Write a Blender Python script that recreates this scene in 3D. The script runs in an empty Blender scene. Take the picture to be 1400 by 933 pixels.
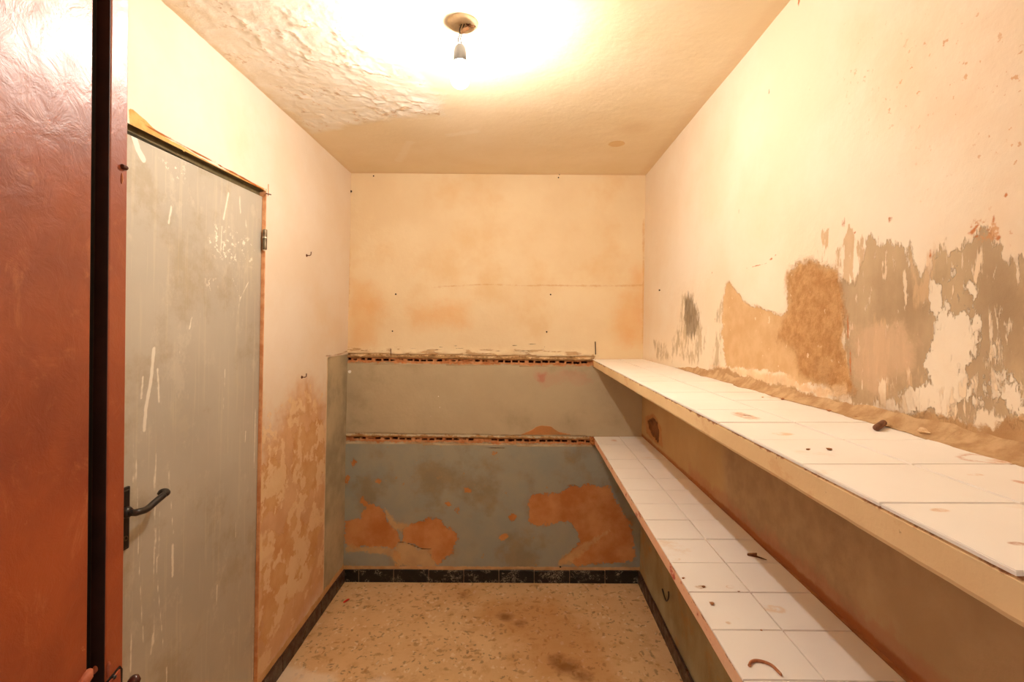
import bpy, bmesh, math, random
import numpy as np
from mathutils import Vector, Matrix
random.seed(7)
S = bpy.context.scene
C = S.collection

# ------------------------------------------------------------------ camera, world, exposure
F_PX, CX, CY = 663.0, 700.0, 447.3          # focal length and principal point in a 1400x933 frame
YAW, ROLL, CAM_H = -0.0172, -0.0042, 1.5365
_r0 = Vector((math.cos(YAW), -math.sin(YAW), 0)); _up0 = Vector((0, 0, 1))
FWD = Vector((math.sin(YAW), math.cos(YAW), 0))
RIGHT = math.cos(ROLL) * _r0 + math.sin(ROLL) * _up0
UP = -math.sin(ROLL) * _r0 + math.cos(ROLL) * _up0
cam = bpy.data.objects.new('camera', bpy.data.cameras.new('camera'))
C.objects.link(cam); S.camera = cam
cam.data.sensor_width = 36; cam.data.lens = 36 * F_PX / 1400
cam.data.shift_y = -(466.5 - CY) / 1400
cam.data.clip_start = 0.01
m = Matrix((RIGHT, UP, -FWD)).transposed().to_4x4(); m.translation = (0, 0, CAM_H)
cam.matrix_world = m

w = bpy.data.worlds.new('world'); S.world = w; w.use_nodes = True
w.node_tree.nodes['Background'].inputs[0].default_value = (1.0, 0.90, 0.78, 1)
w.node_tree.nodes['Background'].inputs[1].default_value = 0.3
S.view_settings.view_transform = 'Standard'
try: S.view_settings.look = 'None'
except Exception: pass
S.view_settings.gamma = 1; S.view_settings.use_curve_mapping = False
S.view_settings.exposure = 0.9
BULB_STRENGTH = 3350.0                     # small glowing core inside a faintly glowing envelope
BULB_COLOR = (1.0, 0.91, 0.81, 1)
S.cycles.max_bounces = 12; S.cycles.diffuse_bounces = 8
S.cycles.use_denoising = True

# ------------------------------------------------------------------ room dimensions (metres)
D = 2.9187                                   # back wall
XL, AL = -1.0771, 0.0231                     # left wall  x = XL + AL*z
XR, AR = 0.7078, 0.0192                      # right wall x = XR + AR*z
ZC, AC = 2.4553, -0.0176                     # ceiling    z = ZC + AC*x
ZU, XU, XUS = 1.3412, 0.3875, 0.0155         # upper shelf top and front edge x = XU + XUS*y
ZL, XLO, XLOS = 0.8776, 0.4015, 0.0125       # lower shelf
TH = 0.044                                   # shelf thickness
Y0 = -0.12                                   # room face of the doorway wall
CAMP = np.array((0, 0, CAM_H))

def ray(px, py):
    u = (px - CX) / F_PX; v = (py - CY) / F_PX
    return np.array(FWD) + u * np.array(RIGHT) - v * np.array(UP)

class Plane:                                 # point = o + a*u + b*v
    def __init__(s, o, u, v):
        s.o, s.u, s.v = (np.array(q, float) for q in (o, u, v))
        n = np.cross(s.u, s.v); s.n = n / np.linalg.norm(n)
    def uv(s, px, py, off=0.0):              # where the sight line through a photo pixel meets the plane
        d = ray(px, py)
        M = np.array([s.u, s.v, -d]).T
        return np.linalg.solve(M, CAMP - s.o - off * s.n)[:2]
    def at(s, px, py, off=0.0):
        a, b = s.uv(px, py, off); return s.pt(a, b, off)
    def pt(s, a, b, off=0.0): return Vector(s.o + a * s.u + b * s.v + off * s.n)

P_LEFT = Plane((XL, 0, 0), (0, 1, 0), (AL, 0, 1))        # n -> +x
P_RIGHT = Plane((XR, 0, 0), (0, -1, 0), (AR, 0, 1))      # n -> -x (u runs towards the viewer)
P_BACK = Plane((0, D, 0), (1, 0, 0), (0, 0, 1))          # n -> -y
P_CEIL = Plane((0, 0, ZC), (0, 1, 0), (1, 0, AC))        # n -> down
P_FLOOR = Plane((0, 0, 0), (1, 0, 0), (0, 1, 0))
P_UP = Plane((0, 0, ZU), (1, 0, 0), (0, 1, 0))
P_LO = Plane((0, 0, ZL), (1, 0, 0), (0, 1, 0))

def zoomed(x0, y0, k, pts): return [(x0 + k * a, y0 + k * b) for a, b in pts]
def poly_on(pl, pts): return np.array([pl.uv(*p) for p in pts])

# ------------------------------------------------------------------ numeric noise and distance fields
def _hash(ix, iy, seed):
    h = (ix.astype(np.int64) * 374761393 + iy.astype(np.int64) * 668265263 + seed * 974711) & 0xffffffff
    h = ((h ^ (h >> 13)) * 1274126177) & 0xffffffff
    return ((h ^ (h >> 16)) & 0xffff) / 65535.0
def vnoise(x, y, seed=0):
    ix, iy = np.floor(x), np.floor(y); fx, fy = x - ix, y - iy
    fx = fx * fx * (3 - 2 * fx); fy = fy * fy * (3 - 2 * fy)
    a, b = _hash(ix, iy, seed), _hash(ix + 1, iy, seed)
    c, d = _hash(ix, iy + 1, seed), _hash(ix + 1, iy + 1, seed)
    return (a * (1 - fx) + b * fx) * (1 - fy) + (c * (1 - fx) + d * fx) * fy
def fbm(x, y, scale, seed=0, octv=4):
    t = 0; a = .5
    for o in range(octv):
        t = t + a * (vnoise(x * scale, y * scale, seed + o) - .5); scale *= 2.03; a *= .55
    return t
def sdf(u, v, poly):                          # signed distance, positive inside
    d = np.full(u.shape, 1e9); inside = np.zeros(u.shape, bool); n = len(poly)
    for i in range(n):
        (ax, ay), (bx, by) = poly[i], poly[(i + 1) % n]
        ex, ey = bx - ax, by - ay; L = ex * ex + ey * ey + 1e-12
        t = np.clip(((u - ax) * ex + (v - ay) * ey) / L, 0, 1)
        d = np.minimum(d, (u - ax - t * ex) ** 2 + (v - ay - t * ey) ** 2)
        if abs(by - ay) > 1e-12:
            inside ^= ((ay > v) != (by > v)) & (u < ex * (v - ay) / ey + ax)
    d = np.sqrt(d); return np.where(inside, d, -d)
def line_dist(u, v, pts):
    d = np.full(u.shape, 1e9)
    for (ax, ay), (bx, by) in zip(pts[:-1], pts[1:]):
        ex, ey = bx - ax, by - ay; L = ex * ex + ey * ey + 1e-12
        t = np.clip(((u - ax) * ex + (v - ay) * ey) / L, 0, 1)
        d = np.minimum(d, (u - ax - t * ex) ** 2 + (v - ay - t * ey) ** 2)
    return np.sqrt(d)
def union(*a): return np.maximum.reduce(a)
def sstep(a, b, x):
    t = np.clip((x - a) / (b - a), 0, 1); return t * t * (3 - 2 * t)

# ------------------------------------------------------------------ materials
def lin(c):
    return tuple((x / 255 / 12.92 if x / 255 <= .04045 else ((x / 255 + .055) / 1.055) ** 2.4) for x in c[:3]) + (1,)
class Mat:
    def __init__(s, name, rough=.8, spec=.3, metal=0):
        s.m = bpy.data.materials.new(name); s.m.use_nodes = True; s.t = s.m.node_tree
        s.b = s.t.nodes['Principled BSDF']
        s.b.inputs['Roughness'].default_value = rough; s.b.inputs['Metallic'].default_value = metal
        s.b.inputs['Specular IOR Level'].default_value = spec
        s.tc = s.t.nodes.new('ShaderNodeTexCoord').outputs['Object']
    def new(s, typ): return s.t.nodes.new(typ)
    def put(s, sock, v):
        if isinstance(v, bpy.types.NodeSocket): s.t.links.new(v, sock)
        else: sock.default_value = v
    def math(s, op, a, b=0.0, c=None, clamp=False):
        n = s.new('ShaderNodeMath'); n.operation = op; n.use_clamp = clamp
        s.put(n.inputs[0], a); s.put(n.inputs[1], b)
        if c is not None: s.put(n.inputs[2], c)
        return n.outputs[0]
    def mapv(s, scale=(1, 1, 1), loc=(0, 0, 0), rot=(0, 0, 0), vec=None):
        n = s.new('ShaderNodeMapping'); s.put(n.inputs[0], vec or s.tc)
        n.inputs['Scale'].default_value = scale; n.inputs['Location'].default_value = loc; n.inputs['Rotation'].default_value = rot
        return n.outputs[0]
    def noise(s, scale, detail=4, rough=.55, vec=None, dist=0):
        n = s.new('ShaderNodeTexNoise'); s.put(n.inputs['Vector'], vec or s.tc)
        n.inputs['Scale'].default_value = scale; n.inputs['Detail'].default_value = detail
        n.inputs['Roughness'].default_value = rough; n.inputs['Distortion'].default_value = dist
        return n.outputs[0]
    def voro(s, scale, vec=None, feature='F1', rand=1.0, out='Distance'):
        n = s.new('ShaderNodeTexVoronoi'); n.feature = feature; s.put(n.inputs['Vector'], vec or s.tc)
        n.inputs['Scale'].default_value = scale; n.inputs['Randomness'].default_value = rand
        return n.outputs[out]
    def step(s, x, a, b):                    # smooth 0..1 as x goes a..b
        n = s.new('ShaderNodeMapRange'); n.interpolation_type = 'SMOOTHSTEP'
        s.put(n.inputs[0], x); n.inputs[1].default_value = a; n.inputs[2].default_value = b
        return n.outputs[0]
    def attr(s, name):
        n = s.new('ShaderNodeAttribute'); n.attribute_name = name; return n.outputs['Fac']
    def mix(s, f, a, b):
        n = s.new('ShaderNodeMix'); n.data_type = 'RGBA'
        s.put(n.inputs[0], f); s.put(n.inputs[6], a); s.put(n.inputs[7], b); return n.outputs[2]
    def color(s, c): s.put(s.b.inputs['Base Color'], c); return s
    def rough(s, r): s.put(s.b.inputs['Roughness'], r); return s
    def bump(s, h, dist=.002, strength=1.0):
        n = s.new('ShaderNodeBump'); n.inputs['Distance'].default_value = dist; n.inputs['Strength'].default_value = strength
        s.put(n.inputs['Height'], h); s.put(s.b.inputs['Normal'], n.outputs[0]); return s

def two(name, c1, c2, scale=20, rough=.7, spec=.3, metal=0, bump=0.0, bscale=60, stretch=None, lo=.35, hi=.65):
    M = Mat(name, rough, spec, metal)
    v = M.mapv(stretch) if stretch else None
    M.color(M.mix(M.step(M.noise(scale, 5, .6, v), lo, hi), lin(c1), lin(c2)))
    if bump: M.bump(M.noise(bscale, 5, .6, v), bump)
    return M.m

def layered(name, base, layers, rough=.85, spec=.2, grain=.0012, gscale=55):
    """base=(c1,c2,scale); each layer is laid over the last where its distance attribute is positive"""
    M = Mat(name, rough, spec)
    col = M.mix(M.step(M.noise(base[2], 5, .6), .33, .67), lin(base[0]), lin(base[1]))
    if len(base) > 3:
        col = M.mix(M.math('MULTIPLY', M.step(M.noise(base[4], 6, .62), .52, .72), base[5]), col, lin(base[3]))
    h = M.math('MULTIPLY', M.noise(gscale, 6, .6), grain / .002)
    h = M.math('ADD', h, M.math('MULTIPLY', M.noise(9, 3, .5), 1.2))
    for L in layers:
        vec = M.mapv(L['stretch']) if 'stretch' in L else None
        n = M.noise(L.get('ns', 12), 6, L.get('nr', .65), vec)
        x = M.math('MULTIPLY_ADD', M.math('SUBTRACT', n, .5), L.get('amp', .05) * 1.7, M.attr(L['attr']))
        if L.get('amp', .05) > .008:         # finer ragged edge
            n2 = M.noise(L.get('ns', 12) * 4.5, 5, .7, vec)
            x = M.math('MULTIPLY_ADD', M.math('SUBTRACT', n2, .5), min(L.get('amp', .05), .06) * .9, x)
        so = L.get('soft', .004)
        f = M.step(x, -so, so)
        if 'op' in L: f = M.math('MULTIPLY', f, L['op'])
        if 'brk' in L:                       # broken cover: (scale, lo, hi)
            bs, lo, hi = L['brk']; f = M.math('MULTIPLY', f, M.step(M.noise(bs, 6, .6, vec), lo, hi))
        cv = M.mapv(L['cstretch']) if 'cstretch' in L else None
        c = M.mix(M.step(M.noise(L.get('cs', 14), 6, .62, cv), .32, .68), lin(L['c1']), lin(L['c2']))
        col = M.mix(f, col, c)
        if 'dep' in L:                       # height change and rough grain of the layer
            h = M.math('MULTIPLY_ADD', f, L['dep'] / .002, h)
        if 'gr' in L:
            gn = M.noise(L.get('gs', 90), 6, .7)
            h = M.math('MULTIPLY_ADD', M.math('MULTIPLY', f, gn), L['gr'] / .002, h)
    M.color(col); M.bump(h, .002, 1.0)
    return M.m

# ------------------------------------------------------------------ mesh helpers
def obj(name, bm, mat, parent=None, smooth=False):
    me = bpy.data.meshes.new(name)
    bmesh.ops.recalc_face_normals(bm, faces=bm.faces)
    bm.to_mesh(me); bm.free()
    me.materials.append(mat)
    if smooth:
        for p in me.polygons: p.use_smooth = True
    o = bpy.data.objects.new(name, me); C.objects.link(o)
    if parent: o.parent = parent
    return o
def tag(o, label=None, cat=None, group=None, kind=None):
    if label: o['label'] = label
    if cat: o['category'] = cat
    if group: o['group'] = group
    if kind: o['kind'] = kind
    return o
def empty(name, loc, label=None, cat=None, group=None, kind=None):
    o = bpy.data.objects.new(name, None); C.objects.link(o); o.location = loc
    return tag(o, label, cat, group, kind)
def box(bm, lo, hi, bevel=0, M=None, seg=2):
    r = bmesh.ops.create_cube(bm, size=1); vs = r['verts']
    for v in vs:
        v.co = Vector([lo[i] + (v.co[i] + .5) * (hi[i] - lo[i]) for i in range(3)])
    if bevel:
        es = list({e for v in vs for e in v.link_edges})
        g = bmesh.ops.bevel(bm, geom=es, offset=bevel, segments=seg, affect='EDGES', profile=.5)
        vs = list({v for f in g['faces'] for v in f.verts} | {v for v in vs if v.is_valid})
    if M is not None:
        for v in vs: v.co = M @ v.co
    return vs
def tube(bm, pts, r, seg=8, cap=True):
    pts = [Vector(p) for p in pts]; rs = r if isinstance(r, (list, tuple)) else [r] * len(pts)
    rings = []; prev = None
    for i, p in enumerate(pts):
        t = (pts[min(i + 1, len(pts) - 1)] - pts[max(i - 1, 0)]).normalized()
        if prev is None:
            a = t.orthogonal().normalized()
        else:
            a = (prev - t * prev.dot(t)).normalized()
        prev = a; b = t.cross(a)
        rings.append([bm.verts.new(p + rs[i] * (math.cos(k * 2 * math.pi / seg) * a + math.sin(k * 2 * math.pi / seg) * b)) for k in range(seg)])
    for A, B in zip(rings[:-1], rings[1:]):
        for k in range(seg): bm.faces.new((A[k], A[(k + 1) % seg], B[(k + 1) % seg], B[k]))
    if cap: bm.faces.new(rings[0][::-1]); bm.faces.new(rings[-1])
def lathe(bm, prof, o=(0, 0, 0), seg=28, M=None):
    o = Vector(o); rings = []
    for r, z in prof:
        if r < 1e-6: rings.append([bm.verts.new(o + Vector((0, 0, z)))])
        else: rings.append([bm.verts.new(o + Vector((r * math.cos(k * 2 * math.pi / seg), r * math.sin(k * 2 * math.pi / seg), z))) for k in range(seg)])
    for A, B in zip(rings[:-1], rings[1:]):
        for k in range(seg):
            a = [A[k % len(A)], A[(k + 1) % len(A)], B[(k + 1) % len(B)], B[k % len(B)]]
            a = list(dict.fromkeys(a))
            if len(a) > 2: bm.faces.new(a)
    if M is not None:
        for R in rings:
            for v in R: v.co = M @ v.co
def bez(pts, n=6):                           # smooth path through points
    P = [Vector(p) for p in pts]; out = []
    for i in range(len(P) - 1):
        p0, p1, p2, p3 = P[max(i - 1, 0)], P[i], P[i + 1], P[min(i + 2, len(P) - 1)]
        for k in range(n):
            t = k / n
            out.append(.5 * ((2 * p1) + (p2 - p0) * t + (2 * p0 - 5 * p1 + 4 * p2 - p3) * t * t + (3 * p1 - p0 - 3 * p2 + p3) * t ** 3))
    return out + [P[-1]]
def chunk(bm, c, r, squash=(1, 1, 1), seed=0, sub=2):
    rn = random.Random(seed); res = bmesh.ops.create_icosphere(bm, subdivisions=sub, radius=1)
    ph = [rn.uniform(0, 6) for _ in range(3)]
    for v in res['verts']:
        k = 1 + .22 * math.sin(3.1 * v.co.x + ph[0]) + .2 * math.sin(3.7 * v.co.y + ph[1]) + .15 * math.sin(5 * v.co.z + ph[2])
        v.co = Vector(c) + Vector([v.co[i] * k * r * squash[i] for i in range(3)])

def sheet(name, pl, u0, u1, v0, v1, step, mat, height=None, fields=None, cut=None, parent=None, snap=None, usnap=None):
    """a wall surface as a fine grid of plane pl, with real relief and the distance attributes its material reads"""
    nu = int(round((u1 - u0) / step)) + 1; nv = int(round((v1 - v0) / step)) + 1
    U, V = np.meshgrid(np.linspace(u0, u1, nu), np.linspace(v0, v1, nv))
    if usnap is not None:                    # bring the nearest grid line exactly onto an edge
        U[:, np.argmin(np.abs(U[0] - usnap))] = usnap
    if snap: V = snap(U, V)
    H = height(U, V) if height else np.zeros_like(U)
    co = pl.o + U[..., None] * pl.u + V[..., None] * pl.v + H[..., None] * pl.n
    idx = np.arange(nu * nv).reshape(nv, nu)
    q = np.stack([idx[:-1, :-1], idx[:-1, 1:], idx[1:, 1:], idx[1:, :-1]], -1).reshape(-1, 4)
    if cut is not None:
        cu = (U[:-1, :-1] + U[1:, 1:]) / 2; cv = (V[:-1, :-1] + V[1:, 1:]) / 2
        q = q[~cut(cu, cv).ravel()]
    me = bpy.data.meshes.new(name)
    me.vertices.add(nu * nv); me.vertices.foreach_set('co', co.reshape(-1).astype(np.float32))
    me.loops.add(q.size); me.loops.foreach_set('vertex_index', q.reshape(-1).astype(np.int32))
    me.polygons.add(len(q)); me.polygons.foreach_set('loop_start', np.arange(0, q.size, 4, dtype=np.int32))
    try: me.polygons.foreach_set('loop_total', np.full(len(q), 4, np.int32))
    except Exception: pass
    me.update(calc_edges=True); me.validate()
    for k, f in (fields or {}).items():
        a = me.attributes.new(k, 'FLOAT', 'POINT'); a.data.foreach_set('value', f(U, V).reshape(-1).astype(np.float32))
    me.polygons.foreach_set('use_smooth', np.ones(len(me.polygons), bool))
    me.materials.append(mat)
    o = bpy.data.objects.new(name, me); C.objects.link(o)
    if parent: o.parent = parent
    return o
def field(pl, *polys):                       # union of traced outlines
    P = [poly_on(pl, p) for p in polys]
    return lambda u, v: union(*[sdf(u, v, p) for p in P])
def spots(pl, lst):                          # union of discs (px, py, radius in metres, aspect v/u)
    L = [(*pl.uv(a, b), r, k) for a, b, r, k in lst]
    return lambda u, v: union(*[r - np.sqrt((u - a) ** 2 + ((v - b) / k) ** 2) for a, b, r, k in L])
def streak(pl, pts, w):
    p = [pl.uv(*q) for q in pts]; return lambda u, v: w - line_dist(u, v, p)
def anyof(*fs): return lambda u, v: union(*[f(u, v) for f in fs])

# ------------------------------------------------------------------ colours shared by the setting
CREAM, CREAM2, STAIN = (234, 217, 192), (238, 225, 205), (226, 188, 134)
PAINT, PAINT2 = (186, 171, 142), (194, 180, 150)
CLAY, CLAY2 = (184, 118, 66), (206, 150, 98)

# ------------------------------------------------------------------ back wall
g5 = lambda p: zoomed(440, 300, .34286, p)   # tracing windows
g6 = lambda p: zoomed(440, 613, .34286, p)
paint_top = [P_BACK.uv(x, y)[1] for x, y in ((480, 489), (640, 492), (808, 494))]
Z_ROW1 = P_BACK.uv(640, 494.0)[1]; Z_ROW2 = P_BACK.uv(640, 602.0)[1]
TILT1 = (P_BACK.uv(806, 496)[1] - P_BACK.uv(474, 491)[1]) / (P_BACK.uv(806, 496)[0] - P_BACK.uv(474, 491)[0])
TILT2 = (P_BACK.uv(806, 603.5)[1] - P_BACK.uv(484, 599)[1]) / (P_BACK.uv(806, 603)[0] - P_BACK.uv(484, 599)[0])
UM = P_BACK.uv(640, 494)[0]
row_z = lambda u, k: (Z_ROW1 + TILT1 * (u - UM)) if k == 1 else (Z_ROW2 + TILT2 * (u - UM))
U_ROW0 = P_BACK.uv(470, 494)[0]; U_ROW1 = P_BACK.uv(812, 494)[0]
patches = field(P_BACK,
    g6([(95, 290), (150, 280), (175, 240), (150, 210), (165, 195), (195, 225), (235, 230), (255, 290), (285, 320), (300, 340), (310, 370), (290, 400), (230, 395), (170, 395), (120, 400), (95, 380)]),
    g6([(320, 330), (370, 290), (400, 290), (425, 275), (470, 280), (490, 320), (530, 325), (545, 360), (520, 420), (480, 455), (465, 470), (440, 440), (430, 405), (380, 395), (320, 375)]),
    g6([(820, 200), (850, 180), (910, 185), (950, 180), (985, 150), (1020, 160), (1060, 140), (1110, 155), (1150, 155), (1170, 200), (1230, 300), (1255, 420), (1240, 450), (1100, 465), (1000, 465), (940, 460), (960, 440), (1010, 400), (1030, 370), (1010, 330), (990, 295), (920, 300), (860, 315), (825, 290)]),
    g6([(285, 410), (310, 420), (315, 470), (290, 470)]))
pspots = spots(P_BACK, [(640, 671, .022, .6), (688.5, 735, .024, .7), (701, 708, .016, 1), (484, 634, .014, 1.6), (475, 657, .014, 1.8), (627, 697, .009, 2), (675, 620, .010, 1), (612, 690, .011, 1), (519, 659, .011, 1.4), (495, 685, .016, 1.2)])
back_fields = {
    'paint': lambda u, v: row_z(u, 1) - .006 - v,
    'clay': anyof(patches, pspots),
    'paintlow': lambda u, v: row_z(u, 2) - v,
    'bulge': field(P_BACK, [(705, 598), (722, 590), (738, 582), (752, 583), (762, 590), (780, 594), (790, 600), (705, 604)]),
    'pale': field(P_BACK, g6([(90, 395), (130, 390), (290, 400), (300, 385), (320, 375), (380, 395), (430, 405), (450, 470), (300, 475), (285, 440), (230, 420), (150, 415), (100, 415)]), g6([(250, 240), (300, 300), (340, 300), (320, 330), (290, 325), (262, 290)]), g6([(940, 470), (960, 440), (1010, 400), (1080, 360), (1150, 330), (1060, 400), (1000, 460)])),
    'mortar': lambda u, v: P_BACK.uv(640, 775)[1] - v,
    'rose': field(P_BACK, [(732, 508), (744, 507), (800, 511), (812, 520), (808, 527), (770, 523), (745, 528), (735, 520)]),
    'rosedark': field(P_BACK, [(734, 512), (746, 511), (743, 521), (738, 521)]),
    'ridge': lambda u, v: np.minimum(.026 - np.abs(v - row_z(u, 1) - .046), U_ROW1 + .03 - u),
    'damp': field(P_BACK, [(850, 405), (882, 395), (881, 470), (855, 470), (835, 450), (842, 425)], [(478, 380), (505, 385), (525, 420), (510, 470), (478, 475)], [(865, 370), (882, 365), (882, 400), (862, 392)], [(560, 420), (640, 415), (640, 445), (565, 445)]),
    'tide': anyof(streak(P_BACK, [(735, 390), (790, 391), (850, 391), (882, 390)], .004), streak(P_BACK, [(590, 393), (660, 389), (735, 391)], .0025), streak(P_BACK, [(880, 300), (879, 470)], .004), streak(P_BACK, [(478, 300), (477, 420)], .003)),
    'crack': anyof(streak(P_BACK, g6([(300, 373), (340, 378), (400, 403), (435, 403)]), .0030), streak(P_BACK, [(700, 473), (725, 471), (738, 470)], .0016), streak(P_BACK, [(656, 612), (676, 613), (690, 613)], .0022), streak(P_BACK, [(600, 475), (625, 473)], .0013), streak(P_BACK, [(660, 478), (690, 481), (742, 479), (745, 474)], .0014), streak(P_BACK, [(555, 476), (590, 479), (640, 476)], .0013)),
    'fleck': spots(P_BACK, [(599.3, 542.5, .0042, 1), (601.3, 557.5, .0045, 1), (531.5, 562, .003, 1.5), (635, 582.6, .003, 1), (478, 508.5, .010, 1), (589, 569, .005, .4)]),
}
m_back = layered('back_wall_plaster', ((232, 210, 172), (237, 218, 182), 3.0, (224, 186, 128), 2.2, .45), [
    dict(attr='damp', amp=.10, ns=6, soft=.06, op=.55, c1=(225, 165, 95), c2=(228, 184, 124), cs=8),
    dict(attr='tide', amp=.012, ns=14, soft=.004, op=.55, c1=(196, 140, 84), c2=(214, 168, 110)),
    dict(attr='ridge', amp=.04, ns=10, soft=.006, stretch=(.35, 1, 1.6), brk=(24, .53, .57), op=.65, c1=(196, 152, 102), c2=(176, 128, 80), cs=20, dep=-.002),  # broken-plaster streaks, brown then pale, also paint in the ridge's relief shading
    dict(attr='ridge', amp=.03, ns=10, soft=.006, stretch=(.35, 1, 1.6), brk=(19, .58, .62), op=.7, c1=(246, 230, 202), c2=(244, 224, 190), dep=.002),
    dict(attr='paint', amp=.014, ns=16, soft=.002, c1=PAINT, c2=PAINT2, cs=4, dep=-.0012),
    dict(attr='paint', amp=.02, ns=5, soft=.002, brk=(3.0, .50, .72), op=.55, c1=(166, 146, 112), c2=(150, 138, 112), cs=6),
    dict(attr='paintlow', amp=.01, ns=16, soft=.01, c1=(152, 155, 144), c2=(165, 161, 142), cs=5),
    dict(attr='paintlow', amp=.02, ns=5, soft=.01, brk=(4.0, .48, .66), op=.7, c1=(158, 138, 104), c2=(138, 126, 98), cs=9),
    dict(attr='paintlow', amp=.02, ns=5, soft=.01, brk=(28, .66, .70), op=.6, c1=(190, 138, 84), c2=(176, 150, 110), cs=20),
    dict(attr='bulge', amp=.012, ns=20, soft=.003, c1=(196, 134, 82), c2=(180, 132, 84), cs=20, gr=.002),
    dict(attr='rose', amp=.08, ns=16, soft=.02, op=.35, c1=(196, 138, 120), c2=(188, 150, 128)),
    dict(attr='rosedark', amp=.04, ns=20, soft=.012, op=.4, c1=(186, 78, 72), c2=(190, 100, 88)),
    dict(attr='clay', amp=.05, ns=20, soft=.002, c1=CLAY, c2=CLAY2, cs=7, dep=-.0022, gr=.0012),
    dict(attr='pale', amp=.05, ns=14, soft=.010, op=.8, c1=(214, 176, 124), c2=(196, 158, 112), cs=12),
    dict(attr='mortar', amp=.012, ns=12, soft=.003, c1=(214, 176, 132), c2=(196, 152, 108), cs=14, gr=.0015),
    dict(attr='crack', amp=.003, ns=40, soft=.0012, c1=(92, 62, 38), c2=(120, 82, 52), dep=-.002),
    dict(attr='fleck', amp=.002, ns=60, soft=.0012, c1=(250, 246, 238), c2=(250, 246, 238)),
])
def back_h(u, v):
    h = .0035 * fbm(u, v, 3, 1) + .0015 * fbm(u, v, 14, 2)
    lip = np.exp(-((v - (row_z(u, 1) + .048)) / .020) ** 2)           # lumpy plaster ridge over the upper brick row
    return h + lip * (.006 + .018 * fbm(u, v, 22, 5) + .016 * np.abs(fbm(u, v * 3, 12, 7))) * (u < U_ROW1)
ROWS = [(1, -.026, .040), (2, -.032, .038)]
def in_row(u, v):
    k = np.zeros(u.shape, bool)
    for r, a, b in ROWS:
        z = row_z(u, r); k |= (v > z + a) & (v < z + b) & (u > U_ROW0) & (u < U_ROW1)
    return k
wall_back = sheet('wall_back', P_BACK, XL - .02, XR + .07, -.01, 2.49, .008, m_back, back_h, back_fields, cut=in_row)
tag(wall_back, 'cream plaster back wall with grey painted lower half and orange bare patches', kind='structure')

# the two rows of broken hollow bricks let into the back wall
def brick_holes(u, k):
    rn = random.Random(k); out = []; x = U_ROW0 + .012 if k == 1 else U_ROW0 + .055
    i = 0
    while x < U_ROW1 - .04:
        wd = .0335 * rn.uniform(.85, 1.1)
        skip = (k == 2 and P_BACK.uv(656, 602)[0] < x + .02 < P_BACK.uv(668, 602)[0])
        if not skip: out.append((x, x + wd, rn.uniform(-.0025, .0025), rn.uniform(.0100, .0130)))
        i += 1
        x += wd + (.0105 if i % 4 else .024)
    return out
def row_sheet(name, k, a, b, mat):
    holes = brick_holes(None, k)
    def hole(u, v):
        z = row_z(u, k); d = np.full(u.shape, -1.0)
        for x0, x1, dz, hh in holes:
            jit = .004 * fbm(u, v, 70, 9 + k) - .004 * sstep(.10, .22, fbm(u, v * 0, 9, 19 + k))
            d = np.maximum(d, np.minimum(np.minimum(u - x0, x1 - u), hh / 2 - np.abs(v - z - dz)) + jit)
        return d
    def h(u, v):
        z = row_z(u, k); t = v - z
        base = .0035 * fbm(u, v, 3, 1) + .0015 * fbm(u, v, 14, 2)
        edge = sstep(a, a + .008, t) * (1 - sstep(b - .008, b, t))
        r = base + edge * (-.006 + .014 * fbm(u, v, 26, 3 + k) + .010 * np.exp(-((t - .018) / .007) ** 2) + .005 * fbm(u, v, 90, 6))
        r = r - .0012 * (1 - sstep(a - .002, a + .008, t) * (1 - sstep(b - .008, b + .002, t)))
        return r - .045 * sstep(-.0006, .0014, hole(u, v))
    fl = {'hole': hole,
          'upper': lambda u, v: v - row_z(u, k) - .011, 'lower': lambda u, v: row_z(u, k) - .017 - v,
          'top': lambda u, v: v - row_z(u, k) - (.028 if k == 1 else 9),
          'top2': lambda u, v: v - row_z(u, k) - (9 if k == 1 else .024)}
    o = sheet(name, P_BACK, U_ROW0 - .012, U_ROW1 + .012, Z_ROW1 + a - .026 if k == 1 else Z_ROW2 + a - .026,
              (Z_ROW1 if k == 1 else Z_ROW2) + b + .026, .0022, mat, h, fl, cut=lambda u, v: (v > row_z(u, k) + b + .011) | (v < row_z(u, k) + a - .011))
    return o
m_row = layered('broken_brick', ((186, 120, 74), (206, 152, 106), 18), [
    dict(attr='upper', amp=.018, ns=24, soft=.002, c1=(190, 154, 106), c2=(150, 112, 70), cs=24, gr=.003),
    dict(attr='lower', amp=.030, ns=14, soft=.003, c1=PAINT, c2=(166, 140, 104), cs=8),
    dict(attr='top2', amp=.035, ns=14, soft=.002, c1=PAINT, c2=PAINT2, cs=8),
    dict(attr='top', amp=.030, ns=16, soft=.002, c1=(232, 206, 164), c2=(220, 186, 140), cs=20),
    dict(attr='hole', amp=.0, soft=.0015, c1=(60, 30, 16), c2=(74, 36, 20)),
], grain=.002)
for k, a, b in ROWS:
    o = row_sheet('trim_%d' % k, k, a, b, m_row)
    tag(o, ('upper' if k == 1 else 'lower') + ' row of broken hollow bricks left open across the back wall', kind='structure')

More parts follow.
